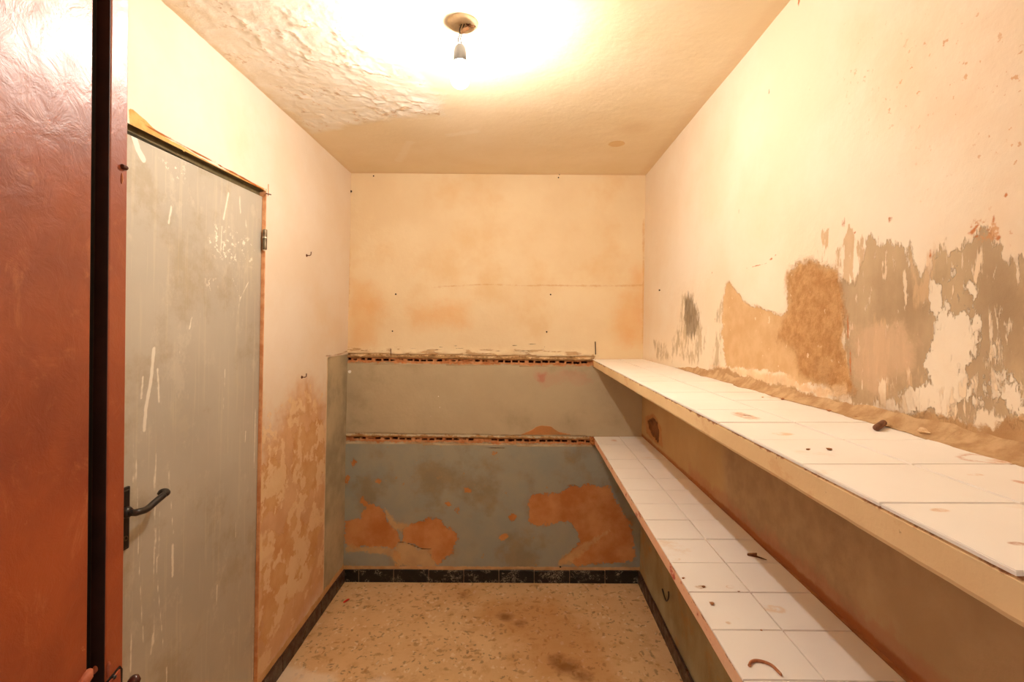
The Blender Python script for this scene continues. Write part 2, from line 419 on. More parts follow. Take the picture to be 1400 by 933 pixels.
# ------------------------------------------------------------------ left wall with the metal door's opening
g2 = lambda p: zoomed(0, 300, .34286, p); g3 = lambda p: zoomed(0, 613, .34286, p)
du_r, dz_t = P_LEFT.uv(363, 264)             # door's far top corner
DOOR_Y1 = float(du_r); DOOR_Z1 = float(dz_t) + .002; DOOR_Y0 = DOOR_Y1 - .78
def head(u): return DOOR_Z1 + .006 - .012 * (DOOR_Y1 - u) / .6            # the lintel sags towards the lock side
PAINT_Y = P_LEFT.uv(446, 600)[0]
left_fields = {
    'paint': lambda u, v: np.minimum(u - PAINT_Y - .012 * fbm(u * 0, v, 5, 4), P_LEFT.uv(449, 489)[1] - v),
    'pedge': lambda u, v: np.minimum(.007 - np.abs(u - PAINT_Y - .012 * fbm(u * 0, v, 5, 4)), P_LEFT.uv(449, 487)[1] - v),
    'ptop': streak(P_LEFT, [(446, 487), (455, 487), (466, 484), (476, 480)], .004),
    'damp': field(P_LEFT, [(355, 560), (372, 585), (390, 560), (420, 530), (446, 545), (446, 800), (355, 935), (340, 935), (350, 700)]),
    'peel': field(P_LEFT, [(352, 640), (375, 620), (395, 640), (380, 700), (352, 720)], [(398, 590), (440, 565), (445, 640), (420, 690), (398, 650)], [(356, 740), (400, 700), (440, 720), (430, 770), (380, 850), (354, 900)]),
    'scar': anyof(streak(P_LEFT, [(380, 574), (410, 566), (445, 556)], .008), streak(P_LEFT, [(418, 520), (420, 545), (423, 570)], .014), streak(P_LEFT, [(360, 770), (380, 750), (400, 735)], .006), streak(P_LEFT, [(425, 745), (431, 720), (433, 760), (424, 800)], .010)),
    'chip': field(P_LEFT, [(176, 148), (182, 150), (200, 165), (215, 180), (235, 193), (250, 200), (270, 213), (300, 229), (335, 245), (362, 258), (362, 263), (300, 236), (250, 209), (215, 193), (178, 172)]),
    'chipline': streak(P_LEFT, [(194, 166), (205, 174), (222, 184), (236, 190), (254, 200), (270, 210), (285, 217), (296, 222), (305, 230), (325, 239), (345, 251), (360, 260)], .0036),
    'mortar': lambda u, v: .105 - v,
}
m_left = layered('left_wall_plaster', ((232, 216, 194), (236, 223, 206), 3.0, (228, 200, 158), 1.6, .35), [
    dict(attr='damp', amp=.22, ns=5, soft=.10, op=.75, c1=(222, 170, 112), c2=(204, 142, 84), cs=7),
    dict(attr='peel', amp=.20, ns=9, soft=.006, op=.75, c1=(208, 152, 100), c2=(222, 180, 130), cs=10, dep=-.0015),
    dict(attr='damp', amp=.30, ns=13, soft=.006, brk=(9, .50, .55), op=.9, c1=(238, 210, 170), c2=(232, 200, 156), cs=10, dep=.0008),
    dict(attr='scar', amp=.03, ns=16, soft=.010, op=.28, c1=(190, 128, 74), c2=(206, 150, 96)),
    dict(attr='paint', amp=.006, ns=16, soft=.002, c1=PAINT2, c2=(160, 150, 126), cs=5, dep=-.0012),
    dict(attr='pedge', amp=.008, ns=20, soft=.002, op=.8, c1=(240, 218, 184), c2=(228, 198, 156), dep=.001),
    dict(attr='ptop', amp=.004, ns=30, soft=.003, op=.7, c1=(140, 92, 52), c2=(180, 130, 84)),
    dict(attr='chip', amp=.005, ns=30, soft=.002, c1=(226, 176, 110), c2=(210, 150, 84), cs=24, dep=-.0015, gr=.0015),
    dict(attr='chipline', amp=.002, ns=40, soft=.0015, c1=(170, 96, 40), c2=(150, 90, 46), dep=-.001),
    dict(attr='mortar', amp=.02, ns=12, soft=.003, c1=(222, 184, 138), c2=(206, 160, 112), cs=14, gr=.001),
])
def left_h(u, v): return .004 * fbm(u, v, 2.5, 11) + .0015 * fbm(u, v, 12, 12) - .002 * sstep(-.003, .003, u - PAINT_Y) * (v < P_LEFT.uv(449, 489)[1])
wall_left = sheet('wall_left', P_LEFT, -.30, D + .02, -.01, 2.50, .009, m_left, left_h, left_fields,
                  cut=lambda u, v: (u > DOOR_Y0 - .004) & (u < DOOR_Y1 + .0055) & (v < head(u)),
                  snap=lambda u, v: np.where((np.abs(v - head(u)) < .0046) & (u > DOOR_Y0 - .02) & (u < DOOR_Y1 + .012), head(u), v), usnap=DOOR_Y1 + .0055)
tag(wall_left, 'cream plaster left wall peeling orange towards the floor', kind='structure')

# ------------------------------------------------------------------ right wall
r2 = lambda p: zoomed(860, 300, .385714, p)
r8 = lambda p: zoomed(800, 573, .385714, p)
grey_main = r2([(735, 200), (790, 215), (830, 150), (850, 60), (880, 60), (920, 95), (945, 60), (985, 100), (1000, 150), (1040, 185), (1060, 120), (1085, 95), (1180, 70), (1240, 30), (1300, 50), (1340, 95), (1335, 130), (1500, 190), (1560, 760), (1290, 700), (1200, 720), (1170, 700), (1100, 700), (1030, 700), (960, 660), (900, 640), (860, 660), (800, 660), (775, 590), (770, 480), (755, 340)])
isl = [r2([(1110, 330), (1150, 330), (1170, 310), (1200, 330), (1230, 370), (1250, 440), (1230, 480), (1200, 520), (1190, 560), (1220, 600), (1230, 650), (1180, 640), (1120, 680), (1050, 685), (980, 690), (965, 620), (990, 600), (1040, 590), (1055, 560), (1055, 500), (1080, 470), (1085, 420)]),
       r2([(1080, 235), (1100, 250), (1112, 290), (1100, 335), (1062, 335), (1080, 300)]),
       r2([(1150, 255), (1190, 225), (1222, 240), (1200, 248), (1172, 262), (1164, 300), (1142, 330), (1120, 325), (1135, 290)]),
       r2([(1290, 470), (1300, 530), (1350, 540), (1365, 590), (1390, 640), (1395, 690), (1320, 675), (1270, 640), (1265, 560), (1290, 545), (1278, 480)]),
       r2([(1130, 190), (1160, 180), (1165, 215), (1140, 235)])]
right_fields = {
    'sand': field(P_RIGHT, r2([(570, 190), (600, 155), (640, 150), (700, 170), (730, 185), (750, 260), (755, 330), (750, 430), (770, 480), (790, 600), (770, 612), (720, 580), (660, 580), (600, 590), (540, 545), (440, 530), (370, 530), (340, 520), (330, 400), (330, 290), (340, 230), (355, 220), (385, 265), (420, 300), (480, 320), (520, 340), (555, 330), (560, 260)])),
    'sandrough': field(P_RIGHT, r2([(565, 190), (600, 150), (640, 145), (735, 180), (760, 330), (755, 430), (790, 600), (770, 620), (660, 590), (610, 560), (590, 470), (520, 420), (540, 345), (565, 320)])),
    'grey': field(P_RIGHT, grey_main),
    'isle': field(P_RIGHT, *isl),
    'stripes': field(P_RIGHT, r2([(1195, 110), (1265, 100), (1275, 230), (1250, 255), (1195, 220)]), r2([(1230, 240), (1262, 240), (1300, 420), (1330, 620), (1290, 700), (1255, 600), (1260, 450)]), r2([(1090, 600), (1230, 560), (1240, 700), (1120, 700)]), r2([(860, 560), (960, 560), (980, 680), (860, 680)])),
    'greydark': field(P_RIGHT, r2([(890, 200), (1000, 190), (1060, 240), (1075, 320), (1050, 420), (1060, 520), (1000, 600), (1000, 450), (940, 390), (880, 360)]), r2([(1260, 260), (1400, 240), (1500, 300), (1500, 480), (1400, 560), (1300, 420)])),
    'pink': field(P_RIGHT, r2([(800, 400), (880, 380), (960, 395), (1010, 460), (1000, 540), (940, 590), (860, 620), (800, 600), (775, 520), (790, 440)])),
    'scrape': field(P_RIGHT, r2([(690, 60), (850, 50), (850, 330), (770, 430), (740, 200), (700, 140)])),
    'scrapeb': field(P_RIGHT, r2([(1000, 150), (1070, 120), (1080, 280), (1030, 300)]), r2([(880, 290), (780, 640), (1000, 660), (1040, 560)])),
    'smallgrey': field(P_RIGHT, r2([(190, 265), (225, 265), (248, 330), (252, 380), (272, 400), (270, 440), (250, 505), (225, 510), (190, 495), (155, 480), (152, 430), (172, 400), (185, 330)]), r2([(85, 430), (130, 440), (150, 500), (100, 490)]), r2([(305, 350), (330, 300), (330, 500), (300, 520)])),
    'smalldark': field(P_RIGHT, r2([(198, 285), (225, 275), (245, 330), (245, 370), (225, 420), (205, 400)])),
    'mortarlow': field(P_RIGHT, r2([(280, 530), (340, 528), (420, 560), (520, 585), (620, 605), (700, 640), (780, 655), (830, 690), (900, 690), (960, 680), (1000, 695), (1100, 695), (1200, 725), (1290, 740), (1330, 715), (1500, 700), (1600, 1000), (1300, 900), (700, 720), (400, 620), (280, 545)])),
    'whitelow': field(P_RIGHT, r2([(290, 520), (380, 530), (430, 530), (500, 555), (550, 545), (600, 585), (650, 600), (760, 590), (770, 620), (700, 635), (610, 605), (520, 590), (420, 565), (330, 530)])),
    'specks': field(P_RIGHT, [(1180, 60), (1400, -20), (1700, -20), (1700, 330), (1380, 320), (1330, 250), (1200, 160)]),
    'rust': anyof(spots(P_RIGHT, [(1364, 325, .005, 1), (1327, 319, .005, 1.3), (1338, 310, .004, 1), (1357, 300, .004, 1.5), (1337, 325, .004, 1), (1272, 348, .004, 2), (1119, 343, .003, 2), (1118, 355, .0022, 1.4), (978, 437, .004, 1), (1169, 319, .003, 1), (1375, 266, .004, 1), (1153, 305, .005, 3), (1218, 300, .005, 1.5), (1052, 125, .004, 2), (1093, 1, .006, 2), (1106, 124, .004, 1), (1131, 436, .003, 1.4), (974, 373, .005, 1.5), (1010, 288, .003, 3)]),
                  streak(P_RIGHT, [(1020, 366), (1045, 362), (1062, 348)], .0016), streak(P_RIGHT, [(1158, 425), (1162, 480), (1164, 530)], .0028)),
    'rustfield': spots(P_RIGHT, [(1342, 318, .020, .8), (1352, 322, .014, .8), (1335, 312, .010, 1)]),
    'below': lambda u, v: ZU - .02 - v,                       # the old paint under the upper shelf
    'olive': lambda u, v: ZL - .02 - v,
    'tanback': lambda u, v: np.minimum(ZU - .02 - v, -1.75 - u),
    'redlow': lambda u, v: np.minimum(np.minimum(ZL + .05 - v, v - ZL + .02) + .0 * u, u + 2.1),
    'orangelow': lambda u, v: np.minimum(ZL + .018 - v, v - ZL + .02),
    'mott': lambda u, v: np.minimum(ZU - .03 - v, np.minimum(-u - 1.05, u + 1.75)),
    'hole': field(P_RIGHT, [(884, 576), (893, 572), (899, 580), (901, 592), (900, 606), (893, 598), (887, 588)]),
    'holebig': field(P_RIGHT, [(882, 570), (894, 566), (904, 585), (906, 612), (895, 605), (884, 592)]),
}
m_right = layered('right_wall_plaster', (CREAM, CREAM2, 2.5, (232, 200, 158), 1.4, .25), [
    dict(attr='specks', amp=.5, ns=3, soft=.12, op=.35, c1=(230, 194, 156), c2=(236, 208, 174), cs=10),
    dict(attr='specks', amp=.3, ns=4, soft=.1, brk=(70, .635, .67), op=.75, c1=(206, 150, 100), c2=(220, 176, 130), cs=30),
    dict(attr='smallgrey', amp=.07, ns=9, soft=.012, stretch=(1, 2.2, .8), brk=(20, .44, .54), op=.75, c1=(176, 156, 124), c2=(200, 178, 142), cs=20, cstretch=(1, 1, .3)),
    dict(attr='smalldark', amp=.08, ns=14, soft=.012, stretch=(1, 2.4, .6), op=.8, c1=(112, 96, 74), c2=(140, 118, 90), cs=20),
    dict(attr='scrape', amp=.16, ns=8, soft=.004, stretch=(1, 2.4, .55), brk=(13, .46, .50), op=.8, c1=(204, 172, 132), c2=(190, 156, 116), cs=16),
    dict(attr='grey', amp=.075, ns=9, soft=.004, stretch=(1, 2.4, .7), c1=(178, 154, 124), c2=(196, 172, 138), cs=7, cstretch=(1, 1.6, .45), dep=-.001),
    dict(attr='greydark', amp=.12, ns=7, soft=.04, op=.6, c1=(156, 130, 100), c2=(170, 144, 112), cs=10, cstretch=(1, 1.6, .4)),
    dict(attr='grey', amp=.05, ns=9, soft=.004, stretch=(1, 3, .7), brk=(22, .60, .64), op=.9, c1=CREAM, c2=(230, 208, 178), cs=9, dep=.0006),
    dict(attr='scrapeb', amp=.1, ns=9, soft=.01, stretch=(1, 2.4, .55), brk=(11, .5, .56), op=.6, c1=(222, 190, 152), c2=(214, 180, 140), cs=16),
    dict(attr='pink', amp=.10, ns=9, soft=.02, op=.7, c1=(216, 184, 152), c2=(204, 172, 140), cs=14, cstretch=(1, 2, .4)),
    dict(attr='isle', amp=.06, ns=15, soft=.003, stretch=(1, 1.8, .8), c1=CREAM, c2=CREAM2, cs=6, dep=.0012),
    dict(attr='stripes', amp=.05, ns=12, soft=.004, stretch=(1, 2.6, .5), brk=(15, .50, .54), c1=CREAM, c2=(234, 210, 178), dep=.0008),
    dict(attr='isle', amp=.03, ns=8, soft=.004, stretch=(1, 2.4, .6), brk=(17, .655, .68), c1=(186, 148, 106), c2=(198, 160, 118)),
    dict(attr='sand', amp=.03, ns=18, soft=.004, c1=(206, 168, 122), c2=(216, 182, 138), cs=16, dep=-.002, gr=.0012, gs=70),
    dict(attr='sandrough', amp=.05, ns=12, soft=.02, c1=(182, 134, 84), c2=(206, 162, 112), cs=40, gr=.007, gs=55),
    dict(attr='sand', amp=.03, ns=18, soft=.004, brk=(34, .66, .69), op=.8, c1=(240, 220, 190), c2=(236, 210, 174)),
    dict(attr='whitelow', amp=.03, ns=16, soft=.006, op=.85, c1=(240, 212, 174), c2=(226, 190, 146), cs=16),
    dict(attr='mortarlow', amp=.03, ns=14, soft=.004, c1=(182, 144, 102), c2=(200, 166, 124), cs=12, gr=.002),
    dict(attr='rust', amp=.006, ns=60, soft=.0015, c1=(184, 112, 66), c2=(200, 134, 88)),
    dict(attr='rustfield', amp=.03, ns=30, soft=.004, brk=(50, .48, .56), op=.8, c1=(200, 140, 92), c2=(212, 160, 112)),
    dict(attr='below', amp=.0, soft=.002, c1=(192, 164, 126), c2=(178, 148, 110), cs=4),
    dict(attr='mott', amp=.5, ns=3.5, soft=.12, op=.6, c1=(150, 120, 90), c2=(174, 146, 110), cs=18, gr=.001),
    dict(attr='tanback', amp=.1, ns=5, soft=.05, op=.6, c1=(206, 172, 118), c2=(196, 160, 108), cs=5),
    dict(attr='redlow', amp=.09, ns=9, soft=.02, op=.45, c1=(176, 92, 72), c2=(186, 130, 100), cs=9),
    dict(attr='orangelow', amp=.012, ns=10, soft=.006, op=.75, c1=(168, 98, 48), c2=(150, 84, 46), cs=9),
    dict(attr='olive', amp=.0, soft=.002, c1=(172, 162, 130), c2=(152, 138, 106), cs=5, cstretch=(1, 1.2, .8)),
    dict(attr='olive', amp=.0, soft=.002, brk=(4.5, .52, .66), op=.7, c1=(186, 146, 92), c2=(176, 134, 84), cs=6),
    dict(attr='holebig', amp=.02, ns=24, soft=.008, op=.7, c1=(176, 116, 66), c2=(196, 140, 88), dep=-.002),
    dict(attr='hole', amp=.02, ns=24, soft=.002, c1=(116, 76, 46), c2=(146, 98, 58), dep=-.003),
])
_hole = field(P_RIGHT, [(884, 576), (893, 572), (899, 580), (901, 592), (900, 606), (893, 598), (887, 588)])
def right_h(u, v):
    h = .004 * fbm(u, v, 2.5, 21) + .0015 * fbm(u, v, 12, 22)
    h = h - .003 * sstep(-.004, .004, right_fields['sand'](u, v) + .02 * fbm(u, v, 20, 23))
    h = h + .006 * fbm(u, v, 45, 24) * sstep(-.01, .02, right_fields['sandrough'](u, v))
    return h - .012 * sstep(-.006, .014, _hole(u, v) + .03 * fbm(u, v, 40, 27))
wall_right = sheet('wall_right', P_RIGHT, -D - .02, .30, -.01, 2.462, .009, m_right, right_h, right_fields)
tag(wall_right, 'cream plaster right wall with grey and sandy bare patches above the upper shelf', kind='structure')

# ------------------------------------------------------------------ ceiling
g1 = lambda p: zoomed(0, 0, .34286, p); g4 = lambda p: zoomed(440, 0, .34286, p)
_peelpoly = [(120, -60), (226, 0), (300, 70), (381, 142), (430, 182), (475, 172), (540, 160), (610, 158), (600, 130), (560, 90), (520, 40), (510, -20), (500, -60)]
_peel = field(P_CEIL, _peelpoly)
def ceil_h(u, v):
    h = .004 * fbm(u, v, 2, 31) + .001 * fbm(u, v, 14, 32)
    k = sstep(-.05, .10, _peel(u, v) + .12 * fbm(u, v, 7, 35))
    n = fbm(u, v, 9, 33, 5)
    flakes = np.clip(.10 - np.abs(n), 0, 1) * 10                # thin ridges where blistered paint lifts
    f2 = np.clip(.06 - np.abs(fbm(u, v, 21, 37, 4)), 0, 1) * 14
    return h + k * (.006 * fbm(u, v, 18, 34, 5) + .0035 * flakes * sstep(-.04, .02, fbm(u, v, 5, 36)) + .0022 * f2 * sstep(-.02, .03, fbm(u, v, 6, 38)) + .003 * fbm(u, v, 40, 39, 3))
ceil_fields = {
    'peel': _peel,
    'ring': spots(P_CEIL, [(843, 197, .040, 1)]),
    'edge': lambda u, v: union(v - (XR - .0), XL + .05 - v + .02, u - D + .03),
    'smudge': spots(P_CEIL, [(552, 95, .07, 1.2), (868, 175, .06, 1)]),
    'scrape': anyof(streak(P_CEIL, [(545, 220), (560, 195)], .02), streak(P_CEIL, [(615, 185), (650, 180)], .02)),
    'flake': lambda u, v: np.minimum(_peel(u, v), (.012 - np.abs(fbm(u, v, 9, 33, 5))) * 1.0 + .02 * (fbm(u, v, 5, 36) - .02)),
}
m_ceil = layered('ceiling_distemper', ((233, 216, 182), (238, 223, 194), 2.5), [
    dict(attr='peel', amp=.10, ns=7, soft=.03, op=.9, c1=(246, 240, 228), c2=(238, 228, 210), cs=9, gr=.0035, gs=34),
    dict(attr='flake', amp=.02, ns=30, soft=.003, op=.5, c1=(190, 140, 84), c2=(214, 176, 126), cs=20),
    dict(attr='ring', amp=.008, ns=20, soft=.004, op=.6, c1=(216, 176, 104), c2=(210, 168, 96), cs=20),
    dict(attr='smudge', amp=.03, ns=10, soft=.05, op=.3, c1=(210, 176, 130), c2=(214, 184, 144)),
    dict(attr='scrape', amp=.02, ns=20, soft=.01, op=.5, c1=(242, 230, 208), c2=(242, 232, 212)),
    dict(attr='edge', amp=.03, ns=12, soft=.02, op=.15, c1=(196, 140, 78), c2=(206, 156, 96)),
], grain=.0010)
ceiling = sheet('ceiling', P_CEIL, -.30, D + .02, XL - .03, XR + .08, .0055, m_ceil, ceil_h, ceil_fields)
tag(ceiling, 'off-white ceiling with blistered peeling paint on its left half', kind='structure')

# ------------------------------------------------------------------ floor
def floor_mat():
    M = Mat('worn_terrazzo', .55, .35)
    base = M.mix(M.step(M.noise(4, 5, .6), .3, .7), lin((216, 180, 134)), lin((226, 194, 150)))
    def chips(col, sx, sy, rot, sc, th, c, pick):
        v = M.mapv((sx, sy, 1), (pick, pick * 2, 0), (0, 0, rot))
        w_ = M.noise(16, 4, .7); wv_ = M.new('ShaderNodeVectorMath'); wv_.operation = 'MULTIPLY_ADD'; cb = M.new('ShaderNodeCombineXYZ'); M.put(cb.inputs[0], w_); M.put(cb.inputs[1], M.noise(18, 4, .7)); M.put(wv_.inputs[0], cb.outputs[0]); wv_.inputs[1].default_value = (.09, .09, 0); M.put(wv_.inputs[2], v); v = wv_.outputs[0]
        dv = M.voro(sc, v); cc = M.voro(sc, v, out='Color')
        sep = M.new('ShaderNodeSeparateColor'); M.put(sep.inputs[0], cc)
        on = M.math('GREATER_THAN', sep.outputs[0], .62)
        warp = M.math('MULTIPLY_ADD', M.math('SUBTRACT', M.noise(60, 4), .5), .35, dv)
        f = M.math('MULTIPLY', M.math('SUBTRACT', 1, M.step(warp, th - .12, th + .05)), on)
        return M.mix(M.math('MULTIPLY', f, .7), col, lin(c))
    base = M.mix(M.math('MULTIPLY', M.step(M.noise(14, 5, .65), .50, .66), .45), base, lin((190, 146, 100)))
    base = chips(base, 1, 1.7, .5, 13, .26, (168, 132, 92), 1.3)
    base = chips(base, 1.9, 1, .3, 17, .26, (146, 120, 90), 4.1)
    base = chips(base, 1.5, 1, -.6, 25, .28, (176, 128, 80), 7.7)
    base = chips(base, 1, 1.4, 1.1, 36, .30, (126, 106, 82), 9.2)
    base = chips(base, 1.3, 1, .8, 30, .30, (236, 216, 188), 2.2)
    base = M.mix(M.math('MULTIPLY', M.step(M.noise(60, 3), .6, .7), .4), base, lin((236, 214, 184)))
    x = M.math('MULTIPLY_ADD', M.math('SUBTRACT', M.noise(7, 6, .65), .5), .22, M.attr('dirt'))
    base = M.mix(M.math('MULTIPLY', M.step(x, -.10, .10), .5), base, lin((190, 130, 66)))
    x = M.math('MULTIPLY_ADD', M.math('SUBTRACT', M.noise(14, 6, .65), .5), .12, M.attr('stain'))
    base = M.mix(M.math('MULTIPLY', M.step(x, -.03, .04), .75), base, lin((120, 70, 24)))
    x = M.math('MULTIPLY_ADD', M.math('SUBTRACT', M.noise(9, 6, .65), .5), .16, M.attr('worn'))
    base = M.mix(M.math('MULTIPLY', M.step(x, -.03, .04), .7), base, lin((240, 226, 208)))
    M.color(base); M.rough(M.step(M.noise(6, 4), -.3, 1.3)); M.bump(M.noise(40, 5), .0006)
    return M.m
floor_fields = {
    'dirt': field(P_FLOOR, [(640, 840), (690, 815), (760, 820), (820, 870), (850, 935), (740, 935), (700, 880)], [(615, 805), (650, 803), (650, 825), (618, 822)]),
    'stain': anyof(spots(P_FLOOR, [(692, 844, .045, .8), (712, 852, .03, .8), (632, 816, .02, .8), (775, 912, .05, 1), (760, 905, .035, 1), (795, 925, .035, 1)])),
    'worn': spots(P_FLOOR, [(380, 925, .11, .7), (520, 935, .06, .6), (430, 930, .10, .5)]),
}
floor = sheet('floor', P_FLOOR, XL - .03, XR + .04, -.30, D + .02, .012, floor_mat(), lambda u, v: .0012 * fbm(u, v, 4, 41), floor_fields)
tag(floor, 'beige terrazzo floor with grey chips and brown stains', kind='structure')

# ------------------------------------------------------------------ doorway wall around the viewer
m_front = two('doorway_plaster', CREAM, CREAM2, 3, .85, .2, bump=.001)
bm = bmesh.new()
for lo, hi in (((XL - .03, Y0 - .16, 0), (-.50, Y0, 2.48)), ((.56, Y0 - .16, 0), (XR + .06, Y0, 2.48)), ((-.50, Y0 - .16, 2.16), (.56, Y0, 2.48))):
    box(bm, lo, hi)
tag(obj('wall_front', bm, m_front), kind='structure')

# ------------------------------------------------------------------ tiled skirting
def skirting_mat(name, dark, mid, vein, amount):
    M = Mat(name, .25, .5)
    c = M.mix(M.step(M.noise(30, 6, .7, dist=1.5), .45, .75), lin(dark), lin(mid))
    v = M.math('MULTIPLY', M.step(M.math('ABSOLUTE', M.math('SUBTRACT', M.noise(26, 5, .65, dist=2.0), .5)), .035, .008), M.step(M.noise(13, 3), .48, .58))
    c = M.mix(M.math('MULTIPLY', v, amount), c, lin(vein))
    M.color(c); M.rough(M.step(M.noise(20, 4), -.1, 1.2)); return M.m
m_sk_back = skirting_mat('black_marbled_tile', (12, 11, 12), (26, 24, 24), (170, 162, 146), .85)
m_sk_side = skirting_mat('dusty_dark_tile', (62, 40, 30), (84, 58, 44), (140, 112, 88), .35)
m_grout = two('grout', (150, 128, 104), (120, 100, 80), 40)
def skirting(name, pts, h, mat, label, chips=None):
    """a run of 20 cm skirting tiles from pts[0] to pts[1], front face offset to the left of the run"""
    a, b = Vector(pts[0]), Vector(pts[1]); d = (b - a); L = d.length; d.normalize()
    n = Vector((-d.y, d.x, 0)); root = None
    M = Matrix((d, n, Vector((0, 0, 1)))).transposed().to_4x4(); M.translation = a
    bm = bmesh.new(); s = pts[2]; rn = random.Random(int(L * 100))
    while s < L:
        s0, s1 = max(s, 0), min(s + .209, L)
        if s1 - s0 > .01: box(bm, (s0 + .0008, 0, .0), (s1 - .0008, .0105 + rn.uniform(0, .002), h + rn.uniform(-.002, .002)), .0012, M, 1)
        s += .2115
    o = obj(name, bm, mat); tag(o, label, kind='structure')
    bm = bmesh.new(); box(bm, (0, 0, 0), (L, .009, h - .003), 0, M); obj('grout_bed', bm, m_grout, o)
    return o
BH = .073
skirting('baseboard_back', ((XR + .0, D, 0), (XL, D, 0), -.002), BH, m_sk_back, 'black marbled tile skirting along the back wall')
skirting('baseboard_left', ((XL, D, 0), (XL, DOOR_Y1 + .03, 0), -.07), BH, m_sk_side, 'dusty dark tile skirting along the left wall')
skirting('baseboard_right', ((XR, -.1, 0), (XR, D, 0), -.05), BH, m_sk_side, 'dusty dark tile skirting under the lower shelf')

# ------------------------------------------------------------------ tiled shelves
def tile_mat():
    M = Mat('white_glazed_tile', .22, .45)
    c = M.mix(M.step(M.noise(3, 4), .3, .7), lin((247, 244, 240)), lin((252, 250, 247)))
    c = M.mix(M.math('MULTIPLY', M.step(M.noise(6, 6, .7), .60, .78), .5), c, lin((224, 190, 150)))
    c = M.mix(M.math('MULTIPLY', M.step(M.noise(24, 5, .7), .70, .78), .6), c, lin((200, 150, 104)))
    def blot(col, pl, px, py, rx, ry, ring, cc, op):
        p = pl.at(px, py)
        v = M.mapv((1 / rx, 1 / ry, 20), (-p.x / rx, -p.y / ry, -p.z * 20))
        ln = M.new('ShaderNodeVectorMath'); ln.operation = 'LENGTH'; M.put(ln.inputs[0], v); d = ln.outputs['Value']
        d = M.math('MULTIPLY_ADD', M.math('SUBTRACT', M.noise(34, 6, .7), .5), 1.5, d)
        f = M.math('MULTIPLY', M.step(d, 1.05, .6), M.step(M.noise(45, 5, .7), .34, .60))
        if ring: f = M.math('MULTIPLY', f, M.step(d, .55, .8))
        return M.mix(M.math('MULTIPLY', f, op), col, lin(cc))
    for a in ((P_UP, 1018, 569, .022, .05, 0, (196, 142, 92), .8), (P_UP, 1022, 569, .008, .018, 0, (130, 80, 44), .7), (P_UP, 1075, 545, .05, .05, 0, (214, 172, 126), .5),
              (P_UP, 1345, 628, .034, .028, 1, (190, 116, 56), .85), (P_UP, 1390, 632, .04, .02, 0, (206, 146, 92), .6), (P_UP, 1395, 660, .008, .012, 0, (196, 120, 66), .7), (P_UP, 1335, 650, .012, .006, 0, (216, 168, 122), .7),
              (P_UP, 1285, 698, .010, .006, 0, (222, 180, 136), .7), (P_UP, 1392, 744, .009, .005, 0, (176, 110, 62), .8), (P_UP, 1070, 593, .02, .015, 0, (222, 180, 130), .6),
              (P_LO, 958, 803, .016, .009, 0, (186, 150, 104), .8), (P_LO, 840, 603, .02, .03, 0, (214, 160, 120), .6), (P_LO, 996, 852, .007, .006, 0, (210, 176, 136), .8), (P_LO, 998, 803, .012, .008, 1, (206, 160, 116), .7), (P_LO, 1060, 833, .03, .02, 0, (230, 200, 164), .6), (P_LO, 927, 765, .01, .008, 0, (214, 180, 140), .6)):
        c = blot(c, *a)
    M.color(c); M.rough(M.step(M.noise(7, 5), -.4, 1.5)); M.bump(M.noise(5, 2), .0006); return M.m
m_tile = tile_mat()
def fascia_mat(name, c1, c2, red, amt, ztop):
    M = Mat(name, .75, .25)
    c = M.mix(M.step(M.noise(5, 5), .3, .7), lin(c1), lin(c2))
    c = M.mix(M.math('MULTIPLY', M.step(M.noise(7, 6, .7, M.mapv((1, 1, 1.5))), .55, .62), amt), c, lin(red))
    c = M.mix(M.math('MULTIPLY', M.step(M.noise(40, 4, .7), .68, .74), .5), c, lin((150, 96, 56)))
    sz = M.new('ShaderNodeSeparateXYZ'); M.put(sz.inputs[0], M.tc)
    top = M.step(M.math('MULTIPLY_ADD', M.math('SUBTRACT', M.noise(22, 6, .7), .5), .030, sz.outputs[2]), ztop - .0085, ztop - .0050)
    c = M.mix(M.math('MULTIPLY', top, .8), c, lin((150, 86, 50)))
    crk = M.math('MULTIPLY', M.step(M.noise(9, 4, .6, M.mapv((1, 6, .8))), .70, .73), .7)
    c = M.mix(crk, c, lin((150, 90, 54)))
    M.color(c); M.bump(M.noise(30, 6), .0018); return M.m
m_fas_u = fascia_mat('painted_mortar_edge', (232, 202, 154), (240, 212, 166), (214, 160, 110), .3, ZU)
m_fas_l = fascia_mat('pink_painted_edge', (240, 206, 178), (236, 190, 160), (190, 84, 76), 1.0, ZL)
m_bed = two('tile_bed', (190, 136, 90), (172, 114, 70), 26, .85, bump=.001)
